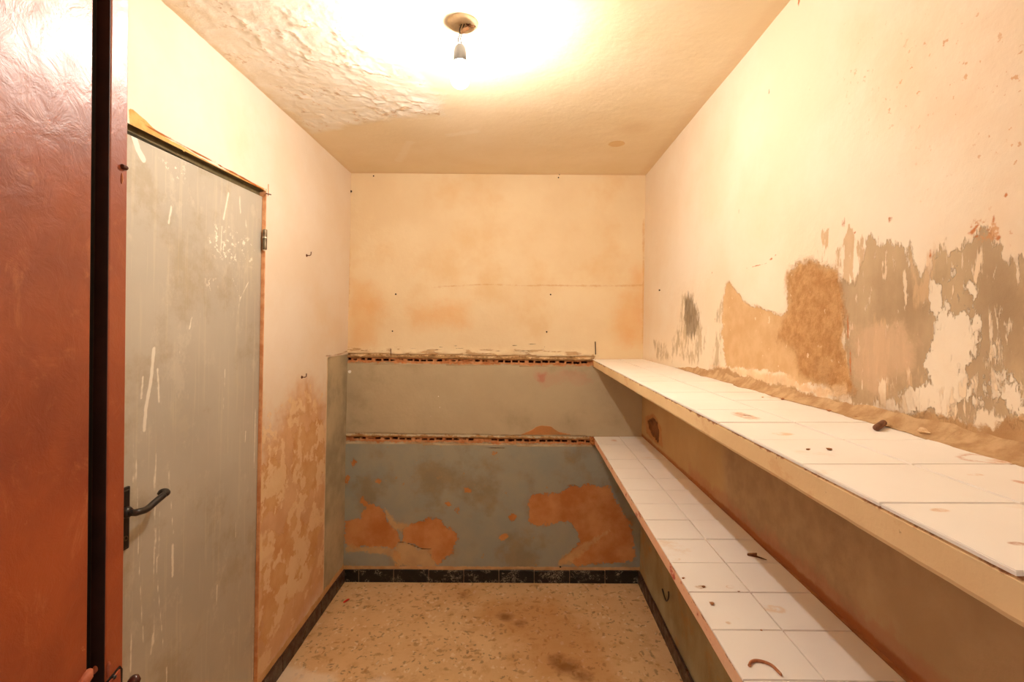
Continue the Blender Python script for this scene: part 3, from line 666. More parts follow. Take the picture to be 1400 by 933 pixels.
def shelf(name, z, x0, xs, y0, joints, ymin_tile, fas, label, broken):
    yb = D - .004
    root = empty(name, (0, 0, 0), label, 'shelf', 'tiled masonry shelves on the right wall')
    fx = lambda y: x0 + xs * y
    bx = lambda y, zz: XR + AR * zz - .001
    # slab with a worn, slightly wavy front edge
    bm = bmesh.new(); prof = None; rn = np.random.RandomState(3); ys = np.linspace(y0, yb, 150)
    wob = .0018 * (fbm(ys, ys * 0 + z, 9, 50, 4)); wob2 = .004 * fbm(ys, ys * 0 + z, 11, 60, 4)
    rows = []
    for y, w1, w2 in zip(ys, wob, wob2):
        t = z - .0045
        pts = [(bx(y, t), t), (fx(y) + .003, t), (fx(y) + w1, t - .004), (fx(y) + w1, t - TH + .010 + w2), (fx(y) + .002 + w1, t - TH + .005 + w2), (fx(y) + .009, t - TH + .001 + w2 * .5), (bx(y, t), t - TH)]
        rows.append([bm.verts.new((px, y, pz)) for px, pz in pts])
    for A, B in zip(rows[:-1], rows[1:]):
        for i in range(7): bm.faces.new((A[i], A[(i + 1) % 7], B[(i + 1) % 7], B[i]))
    bm.faces.new(rows[0]); bm.faces.new(rows[-1][::-1])
    obj('slab', bm, fas, root)
    # white tiles, two courses
    bm = bmesh.new(); g = .0015
    edges = sorted(joints)
    rn = random.Random(5)
    for ya, yb2 in zip(edges[:-1], edges[1:]):
        for c in range(2):
            a0, a1 = fx(ya) + .15 * c, fx(yb2) + .15 * c
            wdt = .15
            dz = rn.uniform(-.0006, .0006)
            vs = box(bm, (0, 0, z - .0042), (1, 1, z + dz), 0)
            for v in vs:
                s, t = v.co.x, v.co.y
                y = ya + g + (yb2 - ya - 2 * g) * t
                f = fx(y) + .15 * c
                lead = -.0012 if c == 0 else g
                v.co.x = f + lead + (wdt - g - lead) * s; v.co.y = y
            es = list({e for v in vs for e in v.link_edges if abs(e.verts[0].co.z - e.verts[1].co.z) < .001 and e.verts[0].co.z > z - .002})
            bmesh.ops.bevel(bm, geom=es, offset=.0009, segments=2, affect='EDGES')
    obj('tiles', bm, m_tile, root)
    # cut strip and mortar bed against the wall
    bm = bmesh.new()
    A = [bm.verts.new(p) for p in ((fx(y0) + .3012, y0, z - .0012), (bx(y0, z) + .004, y0, z - .0012), (bx(yb, z) + .004, yb, z - .0012), (fx(yb) + .3012, yb, z - .0012))]
    bot = [bm.verts.new(v.co - Vector((0, 0, .003))) for v in A]
    bm.faces.new(A); bm.faces.new(bot[::-1])
    for i in range(4): bm.faces.new((A[i], bot[i], bot[(i + 1) % 4], A[(i + 1) % 4]))
    obj('back_strip', bm, m_tile if broken == 'u' else m_bed, root)
    # rough broken stub where the shelf once turned the corner
    bm = bmesh.new()
    x = fx(yb); px = P_BACK.uv(813 if broken == 'u' else 806, 500)[0]
    n = 9; rr = []
    for j in range(n):
        s = j / (n - 1); z0 = z - TH + .001 + .006 * math.sin(7 * s + 1); z1 = z - .002 + .002 * math.sin(11 * s)
        yq = yb - (.045 * s ** 1.3 + .004 * math.sin(23 * s)); xq = px + (x - px) * s
        rr.append([bm.verts.new((xq + .004 * math.sin(5 * zz * 90 + j), yq - .003 * math.sin(40 * zz + j), zz)) for zz in np.linspace(z0, z1, 6)] + [bm.verts.new((xq, yb, z1)), bm.verts.new((xq, yb, z0))])
    for A, B in zip(rr[:-1], rr[1:]):
        for i in range(8): bm.faces.new((A[i], A[(i + 1) % 8], B[(i + 1) % 8], B[i]))
    bm.faces.new(rr[0]); bm.faces.new(rr[-1][::-1])
    o = obj('broken_end', bm, m_stub, root); o['label'] = 'rough orange broken corner of the shelf edge'
    return root
m_stub = two('broken_mortar', (196, 136, 78), (172, 104, 56), 40, .9, bump=.004, bscale=70)
JU = [.54 + .15 * k for k in range(-1, 16)]; JU = [j for j in JU if j < D - .01] + [D - .005]
JL = [1.809 + .15 * k for k in range(-11, 8)]; JL = [j for j in JL if j < D - .01] + [D - .005]
shelf_u = shelf('wall_shelf', ZU, XU, XUS, .20, JU, .39, m_fas_u, 'upper white-tiled masonry shelf with a cream edge along the right wall', 'u')
shelf_l = shelf('wall_shelf', ZL, XLO, XLOS, -.05, JL, .16, m_fas_l, 'lower narrower white-tiled shelf with a stained pink edge along the right wall', 'l')

# mortar fillet between upper shelf and wall
bm = bmesh.new(); rows = []
for y in np.linspace(.22, 2.45, 190):
    a = 1 - sstep(1.9, 2.4, y); wv = float(fbm(np.array([y]), np.array([.3]), 9, 71, 4)[0]); w2 = float(fbm(np.array([y]), np.array([.7]), 9, 72, 4)[0])
    wd = (.030 + .020 * float(1 - sstep(.5, 1.3, y)) + .05 * wv) * a + .002; hh = (.032 + .05 * w2) * a + .003
    wd = max(wd, .002); hh = max(hh, .003); r = []
    for t in np.linspace(0, 1, 9):
        bulge = .22 + .07 * float(fbm(np.array([y * 1.]), np.array([t]), 22, 73, 4)[0])
        xx = XR + AR * ZU + .004 - wd * (t ** 1.4 * (1 - bulge) + t * bulge) ; zz = ZU + hh * ((1 - t) ** 1.6)
        j = float(fbm(np.array([y]), np.array([t * .05]), 60, 74, 4)[0]) * .003 * math.sin(math.pi * min(t + .1, 1))
        r.append(bm.verts.new((xx - j, y, zz + j + .0006 * (1 - t))))
    r.append(bm.verts.new((XR + AR * ZU + .004, y, ZU - .002)))
    rows.append(r)
for A, B in zip(rows[:-1], rows[1:]):
    for i in range(10): bm.faces.new((A[i], A[(i + 1) % 10], B[(i + 1) % 10], B[i]))
bm.faces.new(rows[0]); bm.faces.new(rows[-1][::-1])
m_fil = two('crumbling_mortar', (178, 142, 102), (206, 174, 134), 26, .92, .15, bump=.005, bscale=70)
tag(obj('trim_3', bm, m_fil, None, True), 'crumbling mortar fillet between the upper shelf and the right wall', kind='structure')

# ------------------------------------------------------------------ grey metal door in the left wall
def green_mat():
    M = Mat('scuffed_grey_paint', .42, .45)
    c = M.mix(M.step(M.noise(2.2, 5), .3, .7), lin((178, 171, 157)), lin((192, 185, 170)))
    v = M.mapv((1, 26, .9)); c = M.mix(M.math('MULTIPLY', M.step(M.noise(2.4, 5, .6, v), .56, .64), .35), c, lin((206, 198, 176)))
    v = M.mapv((1, 14, .5), (0, 3, 1)); c = M.mix(M.math('MULTIPLY', M.step(M.noise(3.0, 5, .6, v), .66, .70), .45), c, lin((204, 192, 164)))
    c = M.mix(M.math('MULTIPLY', M.step(M.noise(5, 6, .7), .56, .70), .35), c, lin((200, 190, 164)))
    c = M.mix(M.math('MULTIPLY', M.step(M.noise(11, 6, .75, M.mapv((1, 1, .6))), .54, .66), .40), c, lin((212, 204, 186)))
    c = M.mix(M.math('MULTIPLY', M.step(M.noise(3, 6, .7), .50, .64), .45), c, lin((160, 142, 108)))
    x = M.math('MULTIPLY_ADD', M.math('SUBTRACT', M.noise(50, 4), .5), .006, M.attr('drip'))
    c = M.mix(M.math('MULTIPLY', M.step(x, -.001, .002), .85), c, lin((240, 234, 220)))
    x = M.math('MULTIPLY_ADD', M.math('SUBTRACT', M.noise(20, 6, .7), .5), .05, M.attr('splash'))
    f = M.math('MULTIPLY', M.step(x, -.01, .02), M.step(M.noise(48, 4, .65), .56, .60)); c = M.mix(M.math('MULTIPLY', f, .95), c, lin((240, 234, 220)))
    M.color(c); M.rough(M.step(M.noise(6, 5), -.5, 1.6)); M.bump(M.noise(4, 3), .0015, .8)
    return M.m
m_green = green_mat()
door_2 = empty('door_2', P_LEFT.pt(DOOR_Y0, 0), 'closed grey metal door with white paint drips in the left wall', None, None, 'structure')
inv = Matrix.Translation(-door_2.location)
P_DOOR = Plane(P_LEFT.o + .002 * P_LEFT.n, P_LEFT.u, P_LEFT.v)
dr = lambda pts, w=.003: streak(P_DOOR, pts, w)
drips = anyof(dr([(190, 186), (196, 205), (203, 218)], .010), dr([(217, 478), (213, 520), (206, 560), (204, 588)], .0065), dr([(222, 505), (224, 550)], .004), dr([(202, 515), (200, 545)], .0035), dr([(218, 476), (216, 495)], .004),
    dr([(318, 264), (311, 300)], .0045), dr([(333, 269), (334, 292)], .004), dr([(241, 282), (237, 305)], .004), dr([(268, 434), (265, 450)], .0035), dr([(242, 745), (242, 788)], .005), dr([(225, 700), (224, 760)], .0024),
    dr([(187, 868), (185, 920)], .003), dr([(215, 870), (213, 895)], .0035), dr([(345, 385), (333, 410), (330, 430)], .0022), dr([(323, 380), (334, 410)], .002), dr([(309, 310), (307, 345)], .0035), dr([(313, 505), (311, 560)], .0022),
    dr([(253, 460), (252, 484)], .002), dr([(193, 630), (196, 760), (203, 880)], .0022), dr([(216, 640), (222, 800), (230, 890)], .0022), dr([(236, 640), (243, 730)], .002), dr([(220, 620), (217, 700), (217, 880)], .002), dr([(341, 590), (340, 605)], .003), dr([(234, 913), (234, 933)], .003), dr([(302, 800), (301, 828)], .003), dr([(327, 715), (327, 735)], .003), dr([(341, 300), (342, 312)], .003), dr([(354, 560), (352, 640)], .003), dr([(190, 600), (189, 660)], .0025), dr([(351, 850), (350, 930)], .003))
splash = field(P_DOOR, [(285, 330), (300, 305), (335, 315), (355, 340), (350, 365), (320, 360), (300, 352)], [(220, 215), (260, 225), (258, 250), (232, 240)], [(285, 380), (305, 382), (303, 400), (288, 398)])
door_sheet = sheet('leaf', P_DOOR, DOOR_Y0, DOOR_Y1, .012, DOOR_Z1 - .018, .006, m_green,
    lambda u, v: -.014 + .0025 * fbm(u, v, 3, 81, 3), {'drip': drips, 'splash': splash}, snap=lambda u, v: v * (head(u) / (DOOR_Z1 + .006)))
door_sheet.parent = door_2; door_sheet.matrix_parent_inverse = inv
mo = door_sheet.modifiers.new('thickness', 'SOLIDIFY'); mo.thickness = .03; mo.offset = -1
m_dark = two('painted_recess_shade', (118, 104, 72), (100, 88, 60), 30)  # recess shadow above the leaf, put into the frame's colour
m_jamb = two('rusty_painted_angle', (226, 172, 126), (206, 140, 92), 24, .6)
def part(name, bm, mat, parent, label=None, smooth=False):
    o = obj(name, bm, mat, None, smooth); o.parent = parent; o.matrix_parent_inverse = Matrix.Translation(-parent.location) if parent.type == 'EMPTY' else Matrix()
    if label: o['label'] = label
    return o
Mw = Matrix(((0, AL, 1, XL), (1, 0, 0, 0), (0, 1, 0, 0), (0, 0, 0, 1)))       # (along, up, out) -> world on the left wall
bm = bmesh.new()
box(bm, (DOOR_Y1 + .0008, 0, -.05), (DOOR_Y1 + .0062, DOOR_Z1 + .016, .0015), .001, Mw, 1)
box(bm, (DOOR_Y0 - .010, 0, -.05), (DOOR_Y0 - .0015, DOOR_Z1 + .016, .0015), .001, Mw, 1)
part('jamb', bm, m_jamb, door_2)
bm = bmesh.new(); box(bm, (DOOR_Y0 - .01, DOOR_Z1 - .016, -.06), (DOOR_Y1 + .0015, DOOR_Z1 + .040, -.024), 0, Mw); box(bm, (DOOR_Y0 - .01, DOOR_Z1 + .004, -.03), (DOOR_Y1 + .0062, DOOR_Z1 + .040, -.010), .001, Mw)
part('frame_head', bm, m_dark, door_2, 'recessed frame above the leaf with its shade painted dark')
# hinge: two knuckles and a pin, welded to the jamb
m_hinge = two('dull_steel', (140, 126, 104), (104, 88, 66), 50, .4, .5, .7)
hy, hz = P_LEFT.uv(361.5, 325)
h_root = None
for nm, za, zb, r in (('hinge', hz - .050, hz - .004, .0085), ('hinge', hz + .002, hz + .032, .0085)):
    bm = bmesh.new(); c0 = P_LEFT.pt(hy - .004, za, .004); c1 = P_LEFT.pt(hy - .004, zb, .004)
    tube(bm, [c0, c0 + (c1 - c0) * .06, c0 + (c1 - c0) * .94, c1], [r * .8, r, r, r * .8], 14)
    part(nm, bm, m_hinge, door_2, 'steel hinge knuckle on the jamb')
bm = bmesh.new(); tube(bm, [P_LEFT.pt(hy - .004, hz - .004, .004), P_LEFT.pt(hy - .004, hz + .002, .004)], .0096, 14); lathe(bm, [(0, -.0065), (.006, -.004), (.006, 0), (0, .0)], P_LEFT.pt(hy - .004, hz - .05, .004), 12)
part('hinge_pin', bm, two('bright_steel', (220, 210, 190), (200, 186, 160), 30, .3, .5, .8), door_2)
# black lever handle on its long plate
m_black = two('black_lacquer', (34, 28, 26), (46, 38, 34), 30, .32, .5)
ay, az = P_LEFT.uv(171.5, 701); ty, tz = P_LEFT.uv(171.5, 668); by_, bz = P_LEFT.uv(171.5, 754)
yr = P_LEFT.uv(180, 711)[0]
bm = bmesh.new(); box(bm, (yr - .042, bz, -.013), (yr - .0, tz, -.004), .003, Mw)
box(bm, (yr - .036, bz + .006, -.006), (yr - .006, tz - .006, .000), .003, Mw)
plate = part('handle_plate', bm, m_black, door_2)
hub = P_LEFT.pt(yr - .021, az, .0)
bm = bmesh.new()
def hp(px, py, off): return P_LEFT.at(px, py, off)
lev = bez([hub, hub + Vector(P_LEFT.n) * .030, hp(186, 701, .046), hp(200, 697, .050), hp(212, 687, .050), hp(224, 677, .050)], 5)
tube(bm, lev, [.009] * (len(lev) - 1) + [.0085], 12)
tip = bez([hp(224, 677, .050), hp(228.5, 674, .049), hp(226, 672, .034), hp(221, 673, .022), hp(219, 676, .018)], 5)
tube(bm, tip, .0085, 12)
lathe(bm, [(0, 0), (.015, 0), (.015, .010), (.011, .016), (0, .016)], (0, 0, 0), 20, Matrix.Translation(P_LEFT.pt(yr - .021, az, -.002)) @ Matrix.Rotation(math.pi / 2, 4, 'Y'))
part('handle', bm, m_black, door_2, 'black lever curling back at its tip', True)
bm = bmesh.new(); kc = P_LEFT.pt(yr - .021, bz + .035, .0005)
lathe(bm, [(0, -.003), (.0065, -.003), (.0065, .003), (.004, .003), (.004, -.001), (0, -.001)], (0, 0, 0), 16, Matrix.Translation(kc) @ Matrix.Rotation(math.pi / 2, 4, 'Y'))
part('key_cylinder', bm, m_hinge, door_2)

# ------------------------------------------------------------------ red-brown door standing open at the left
def red_mat(name, c1, c2, rough0):
    M = Mat(name, rough0, .5)
    c = M.mix(M.step(M.noise(4, 5, .6), .3, .7), lin(c1), lin(c2))
    c = M.mix(M.math('MULTIPLY', M.step(M.noise(11, 7, .75, dist=1.2), .54, .70), .55), c, lin((196, 120, 78)))
    c = M.mix(M.math('MULTIPLY', M.step(M.noise(30, 6, .78, dist=.5), .66, .74), .7), c, lin((222, 164, 126)))
    M.color(c)
    M.rough(M.math('MULTIPLY_ADD', M.noise(14, 6, .7), .30, rough0 - .15))
    h = M.math('ADD', M.math('MULTIPLY', M.noise(26, 5, .7, dist=.6), 1.0), M.math('MULTIPLY', M.noise(7, 3), 1.6))
    M.put(M.b.inputs['Specular IOR Level'], .8); M.bump(h, .0012); return M.m
m_red = red_mat('red_brown_gloss_paint', (176, 86, 44), (136, 60, 36), .40)
m_redstrip = red_mat('red_brown_edge_paint', (172, 84, 42), (146, 64, 36), .42)
m_rebate = two('dark_brown_shade', (64, 36, 28), (48, 28, 22), 12, .6)  # the groove's shade is painted into this dark brown
m_pinkplate = two('worn_red_plate', (186, 96, 66), (160, 78, 52), 60, .45)
m_shadow_black = two('painted_shadow_black', (14, 12, 10), (20, 17, 14), 30, .6)  # shadow put in as black: rebate floor and lock plate outline
PX_, PY_ = -.5935, .72
Ux, Uy = .145, -.989                          # leaf runs back towards the viewer
LEAF = .80
ca = math.atan2(Uy, Ux)
door_1 = empty('door_1', (PX_ + Ux * LEAF, PY_ + Uy * LEAF, 0), 'glossy red-brown metal door standing open at the left edge', None, None, 'structure')
# local frame: x along the leaf from its free edge to the hinge, y out of the face, z up; leans slightly to the right
lean = .0138
DM = Matrix.Translation((PX_, PY_, 0)) @ Matrix(((Ux, .989, 0, 0), (Uy, .145, 0, 0), (0, 0, 1, 0), (0, 0, 0, 1)))
Sh = Matrix(((1, 0, lean, -lean * 1.52), (0, 1, 0, 0), (0, 0, 1, 0), (0, 0, 0, 1)))
DM = Sh @ DM
def dbox(bm, lo, hi, bevel=0, seg=2): box(bm, lo, hi, bevel, DM, seg)
ZT, ZB = 2.13, .02
bm = bmesh.new(); dbox(bm, (.0735, -.030, ZB), (LEAF, 0, ZT), .002); part('panel', bm, m_red, door_1)
bm = bmesh.new(); dbox(bm, (0, -.034, ZB), (.0386, 0, ZT), .0025); part('edge_stile', bm, m_redstrip, door_1)
bm = bmesh.new(); dbox(bm, (.034, -.034, ZB), (.078, -.0175, ZT)); part('rebate', bm, m_rebate, door_1, 'rebate with its shade painted dark brown')
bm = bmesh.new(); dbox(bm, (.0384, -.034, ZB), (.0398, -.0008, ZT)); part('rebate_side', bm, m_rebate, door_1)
bm = bmesh.new(); dbox(bm, (.046, -.0178, ZB), (.0732, -.0145, ZT), .001); part('rebate_shadow', bm, m_shadow_black, door_1, 'black strip painted in as the deep shadow of the rebate')  # black strip stands in for the groove's deep shadow
_A = DM.to_3x3(); LN = (_A @ Vector((0, 0, 1))).cross(_A @ Vector((1, 0, 0))).normalized()
LN = LN if LN.x > 0 else -LN                 # outward normal of the leaning leaf
def onleaf(px, py, off=0.0):
    n = LN; o = DM @ Vector((0, 0, 0)) + n * off; d = Vector(ray(px, py)); c = Vector(CAMP)
    return c + d * ((o - c).dot(n) / d.dot(n))
m_rust = two('rusty_iron', (92, 48, 24), (118, 64, 30), 60, .7, .4, .3, bump=.001, bscale=120)
# rusty bolt tip near the top of the free edge
bm = bmesh.new(); a = onleaf(168.5, 228, .002); ed = Vector((-Ux, -Uy, 0))
M4 = Matrix.Translation(a) @ ed.to_track_quat('Z', 'Y').to_matrix().to_4x4()
tube(bm, [a - ed * .003, a + ed * .003, a + ed * .007, a + ed * .010], [.0030, .0036, .0032, .0012], 10)
part('bolt', bm, m_rust, door_1, 'rusty bolt tip at the free edge')
bm = bmesh.new(); a = onleaf(166.6, 244, .0002); dz = Vector((0, 0, .008)); tube(bm, [a - dz, a - dz * .4, a + dz * .4, a + dz], [.0006, .0018, .0018, .0006], 8); part('strike_rim', bm, two('pale_edge_strip', (216, 150, 110), (200, 128, 90), 40, .5), door_1, 'pale strip below the bolt')  # thin pale strip on the free edge, under the bolt
# lock: diamond plate with a screw, rounded knob and the cut-out rim
zc_ = onleaf(150, 940).z
def leafplate(name, pts, z0, z1, mat, label=None):
    bm = bmesh.new(); A = [bm.verts.new(onleaf(px, py, z0)) for px, py in pts]; B = [bm.verts.new(v.co + LN * (z1 - z0)) for v in A]
    bm.faces.new(A); bm.faces.new(B[::-1])
    for i in range(len(A)): bm.faces.new((A[i], A[(i + 1) % len(A)], B[(i + 1) % len(A)], B[i]))
    return part(name, bm, mat, door_1, label)
leafplate('lock_shadow_line', [(142, 936), (163.0, 911), (166, 915), (165, 958), (150, 962)], .0004, .0022, m_shadow_black, 'black backing painted in as the shadow line around the lock plate')  # shadow line round the lock plate, drawn as a black backing
leafplate('lock_plate', [(145, 936), (161.5, 915.5), (162, 935), (160, 955), (151, 958)], .001, .0042, m_pinkplate)
bm = bmesh.new(); sc_ = onleaf(156.5, 926.5, .0042)
lathe(bm, [(0, .002), (.0025, .0015), (.0032, 0), (.0032, -.002)], (0, 0, 0), 12, Matrix.Translation(sc_) @ LN.to_track_quat('Z', 'Y').to_matrix().to_4x4()); part('screw', bm, m_black, door_1)
bm = bmesh.new(); k0 = onleaf(176, 944, .012)
tube(bm, [onleaf(162, 952, .0), onleaf(168, 950, .010), k0, onleaf(182, 936, .016), onleaf(183.5, 930, .016), onleaf(183.5, 926, .016), onleaf(183.3, 924, .016)], [.007, .007, .0075, .0085, .0085, .006, .002], 14)
part('knob', bm, two('brown_enamel', (84, 40, 30), (70, 32, 24), 20, .25, .5), door_1, 'dark brown rounded lever tip', True)
m_pink = two('worn_pink_primer', (196, 116, 84), (170, 90, 62), 40, .6)
for i, (px, py, ln, rad) in enumerate([(113, 933, .016, .008), (131, 914, .007, .0035)]):
    bm = bmesh.new(); a = onleaf(px, py, -.012 if i else .0005)
    d = (DM.to_3x3() @ Vector((-1, 0, .45 if i == 0 else 1.2))).normalized()
    tube(bm, [a - d * ln, a - d * ln * .5, a + d * ln * .5, a + d * ln], [rad * .4, rad, rad, rad * .4], 10); part('weld', bm, m_pink, door_1, 'worn pinkish weld by the lock', True)
bm = bmesh.new(); a = onleaf(148.5, 915, .0012); dz = Vector((0, 0, .010)); tube(bm, [a - dz, a - dz * .6, a + dz * .6, a + dz], [.0015, .0028, .0028, .001], 10); part('scrape', bm, m_pink, door_1, 'pale bare scrape on the stile')

# ------------------------------------------------------------------ bare bulb hanging from the ceiling
rose_p = P_CEIL.at(633, 31); LX, LY, LZ = rose_p
sp = lambda px, py: (lambda d: Vector(CAMP + d * ((LY + .0) / d[1])))(ray(px, py))   # a point at the lamp's distance
lamp = empty('pendant_lamp', rose_p, 'lit bare bulb in a holder hanging by twisted wires from the ceiling', 'lamp')
m_rose = two('dusty_plaster_rose', (226, 206, 170), (204, 178, 138), 20, .85)
bm = bmesh.new(); lathe(bm, [(0, .004), (.047, .004), (.046, -.004), (.040, -.010), (.028, -.012), (.024, -.006), (0, -.004)], rose_p, 32); part('ceiling_rose', bm, m_rose, lamp, None, True)
m_cop = two('copper_wire', (110, 66, 44), (90, 54, 38), 60, .5)
soc_top = sp(629.5, 61); soc_bot = sp(629, 84)
twist = sp(630, 44)
bm = bmesh.new()
for k, s in enumerate((-1, 1)):
    tube(bm, bez([rose_p + Vector((.004 * s, .0, -.004)), twist + Vector((.004 * s, .004, .010)), twist + Vector((.0025 * s, 0, -.008)), sp(628 + 1.6 * s, 53), soc_top + Vector((.004 * s, 0, -.003))], 6), .0018, 6)
part('flex', bm, two('grey_flex', (64, 54, 48), (54, 46, 40), 60, .5), lamp)
bm = bmesh.new()
tube(bm, bez([rose_p + Vector((-.012, .004, -.004)), sp(634, 31), sp(640, 29.5), sp(647, 32), sp(650, 37)], 5), .0020, 6)
tube(bm, bez([rose_p + Vector((.010, -.004, -.006)), sp(643, 36), sp(648, 31), sp(644, 31), sp(640, 35)], 5), .0020, 6)
part('wire_ends', bm, m_cop, lamp, 'loose copper wire ends at the rose')
bm = bmesh.new(); chunk(bm, sp(645, 35), .009, (1.1, .8, .8), 3); tube(bm, [sp(640, 38), sp(634, 41), sp(630.5, 46)], [.006, .0065, .003], 10)
part('connector', bm, two('taped_joint', (176, 138, 106), (156, 114, 82), 50, .7), lamp, None, True)
hr = .0195
L_ = (soc_top - soc_bot).length
bm = bmesh.new(); lathe(bm, [(0, L_), (.006, L_), (.0105, L_ - .002), (.0155, L_ - .008), (.0182, L_ - .016), (hr, L_ - .026), (hr, 0), (hr - .002, -.004), (hr - .003, 0), (hr - .003, L_ - .03), (0, L_ - .02)], soc_bot, 32)
part('bulb_holder', bm, two('grey_bakelite', (108, 108, 112), (120, 119, 122), 20, .45, .3), lamp, None, True)
def glow(name, strength, see_through):
    M = Mat(name); M.t.nodes.remove(M.b); out = M.t.nodes['Material Output'].inputs[0]
    em = M.new('ShaderNodeEmission'); em.inputs[0].default_value = BULB_COLOR; em.inputs[1].default_value = strength
    if see_through:
        tr = M.new('ShaderNodeBsdfTransparent'); ad = M.new('ShaderNodeAddShader')
        M.t.links.new(em.outputs[0], ad.inputs[0]); M.t.links.new(tr.outputs[0], ad.inputs[1]); M.t.links.new(ad.outputs[0], out)
    else: M.t.links.new(em.outputs[0], out)
    return M.m
bm = bmesh.new(); br = .030
prof = [(.013, .006), (.0135, -.008), (.017, -.020), (.024, -.033)] + [(br * math.cos(a), -.052 - br * math.sin(a)) for a in np.linspace(-.35, math.pi / 2 - .001, 12)]
prof[-1] = (0, prof[-1][1]); lathe(bm, prof, soc_bot, 32)
bulb = part('bulb', bm, glow('glowing_glass', 3.0, True), lamp, 'white hot glowing bulb', True)
bm = bmesh.new(); bmesh.ops.create_icosphere(bm, subdivisions=3, radius=.0092, matrix=Matrix.Translation(soc_bot + Vector((0, 0, -.048)))); tube(bm, [soc_bot + Vector((0, 0, -.0)), soc_bot + Vector((0, 0, -.042))], .002, 8)
core = obj('glowing_core', bm, glow('glowing_core', BULB_STRENGTH, False), None, True); core.parent = bulb

# ------------------------------------------------------------------ small things
m_nail = two('rusted_nail', (86, 46, 26), (110, 62, 34), 60, .7, .3, .3)
m_darkiron = two('dark_iron', (50, 36, 26), (66, 46, 32), 60, .7, .3, .3)
def hook(name, px, py, label, s=1.0, up=1):
    p = P_LEFT.at(px, py); o = empty(name, p, label, 'hook', 'wire hooks on the left wall')
    n = Vector(P_LEFT.n)
    bm = bmesh.new(); q = p + n * .022
    tube(bm, [p - n * .01, p + n * .004, p + n * .016] + [p + n * .020 + Vector((0, 0, .002))] + [q + Vector((0, -.0, .006)), q + Vector((0, .002, .018 * s))], .0021, 8)
    part('shank', bm, m_nail, o)
    bm = bmesh.new(); lathe(bm, [(0, .003), (.006, .003), (.0075, 0), (.0075, -.001), (0, -.001)], (0, 0, 0), 12, Matrix.Translation(p) @ Matrix.Rotation(math.pi / 2, 4, 'Y')); part('collar', bm, m_nail, o)
    return o
hook('wall_hook', 419, 349.5, 'small rusty wire hook high on the left wall beside the grey door')
hook('wall_hook', 412.5, 516, 'small rusty wire hook on the left wall level with the broken brick row')
def nail_on(pl, px, py, r, ln, name, label, cat, group=None, mat=None, drop=0.0):
    p = pl.at(px, py); n = Vector(pl.n)
    bm = bmesh.new(); tube(bm, [p - n * .012, p + n * (ln - .0015) + Vector((0, 0, -drop))], r * .55, 8)
    a = p + n * (ln - .0015) + Vector((0, 0, -drop)); tube(bm, [a, a + n * .0006, a + n * .0016, a + n * .0022], [r * .6, r, r * .9, r * .4], 12)
    o = obj(name, bm, mat or m_darkiron); tag(o, label, cat, group); return o
G = 'screws in the back wall'
nail_on(P_BACK, 541.3, 402.5, .0052, .006, 'screw', 'dark screw head in the cream back wall, upper one on the left', 'screw', G)
nail_on(P_BACK, 536.8, 453, .0045, .006, 'screw', 'dark screw head in the cream back wall, lower one on the left', 'screw', G)
nail_on(P_BACK, 752.7, 403, .0048, .006, 'screw', 'dark screw head in the cream back wall, upper one on the right', 'screw', G)
nail_on(P_BACK, 747.3, 454, .0048, .006, 'screw', 'dark screw head in the cream back wall, lower one on the right', 'screw', G)
nail_on(P_BACK, 511, 241, .0045, .005, 'nail', 'tiny dark nail under the ceiling, left end of the back wall', 'nail', 'nails under the ceiling')
nail_on(P_BACK, 764.7, 238.8, .0042, .005, 'nail', 'upper of two tiny dark nails under the ceiling, right of the middle', 'nail', 'nails under the ceiling')
nail_on(P_BACK, 763.5, 243.2, .0042, .005, 'nail', 'lower of two tiny dark nails under the ceiling, right of the middle', 'nail', 'nails under the ceiling')
nail_on(P_BACK, 480.3, 262.3, .0075, .008, 'nail', 'larger dark nail head in the left back corner below the ceiling', 'nail', 'nails under the ceiling')
nail_on(P_RIGHT, 902.5, 397, .0055, .006, 'nail', 'dark nail head in the right wall near the back corner', 'nail')
nail_on(P_BACK, 766, 775, .0055, .006, 'nail', 'dark nail head just above the black skirting', 'nail')
def pin(pts, r, name, label, cat, mat=m_darkiron):
    bm = bmesh.new(); tube(bm, pts, r, 8); return tag(obj(name, bm, mat), label, cat)
pin([P_BACK.at(814.3, 485, .004), P_BACK.at(814, 470, .006), P_BACK.at(813.8, 467.3, .006)], .0026, 'nail', 'long upright nail sticking up beside the back end of the upper shelf', 'nail')
pin([P_BACK.at(534.3, 486.5, .010), P_BACK.at(534.3, 477, .012)], .0022, 'nail', 'short upright nail over the left end of the upper brick row', 'nail', m_nail)
# nail and splinter at the corner of the grey door
pin([P_LEFT.at(364, 264, -.004), P_LEFT.at(364.5, 265, .012), P_LEFT.at(370.5, 266.3, .016)], .0022, 'nail', 'thin rusty nail by the top corner of the grey door', 'nail', m_nail)
pin([P_LEFT.at(367, 268, .001), P_LEFT.at(367, 252, .003)], .0015, 'splinter', 'thin upright wood splinter above the top corner of the grey door', 'splinter', m_jamb)
# bent wire under the lower shelf
pin(bez([P_RIGHT.at(905.5, 806, .004), P_RIGHT.at(908, 815, .010), P_RIGHT.at(911, 822, .012), P_RIGHT.at(914, 818, .014), P_RIGHT.at(914, 809, .012)], 5), .0035, 'wire_hook', 'black bent wire hook on the wall under the lower shelf', 'hook', m_black)
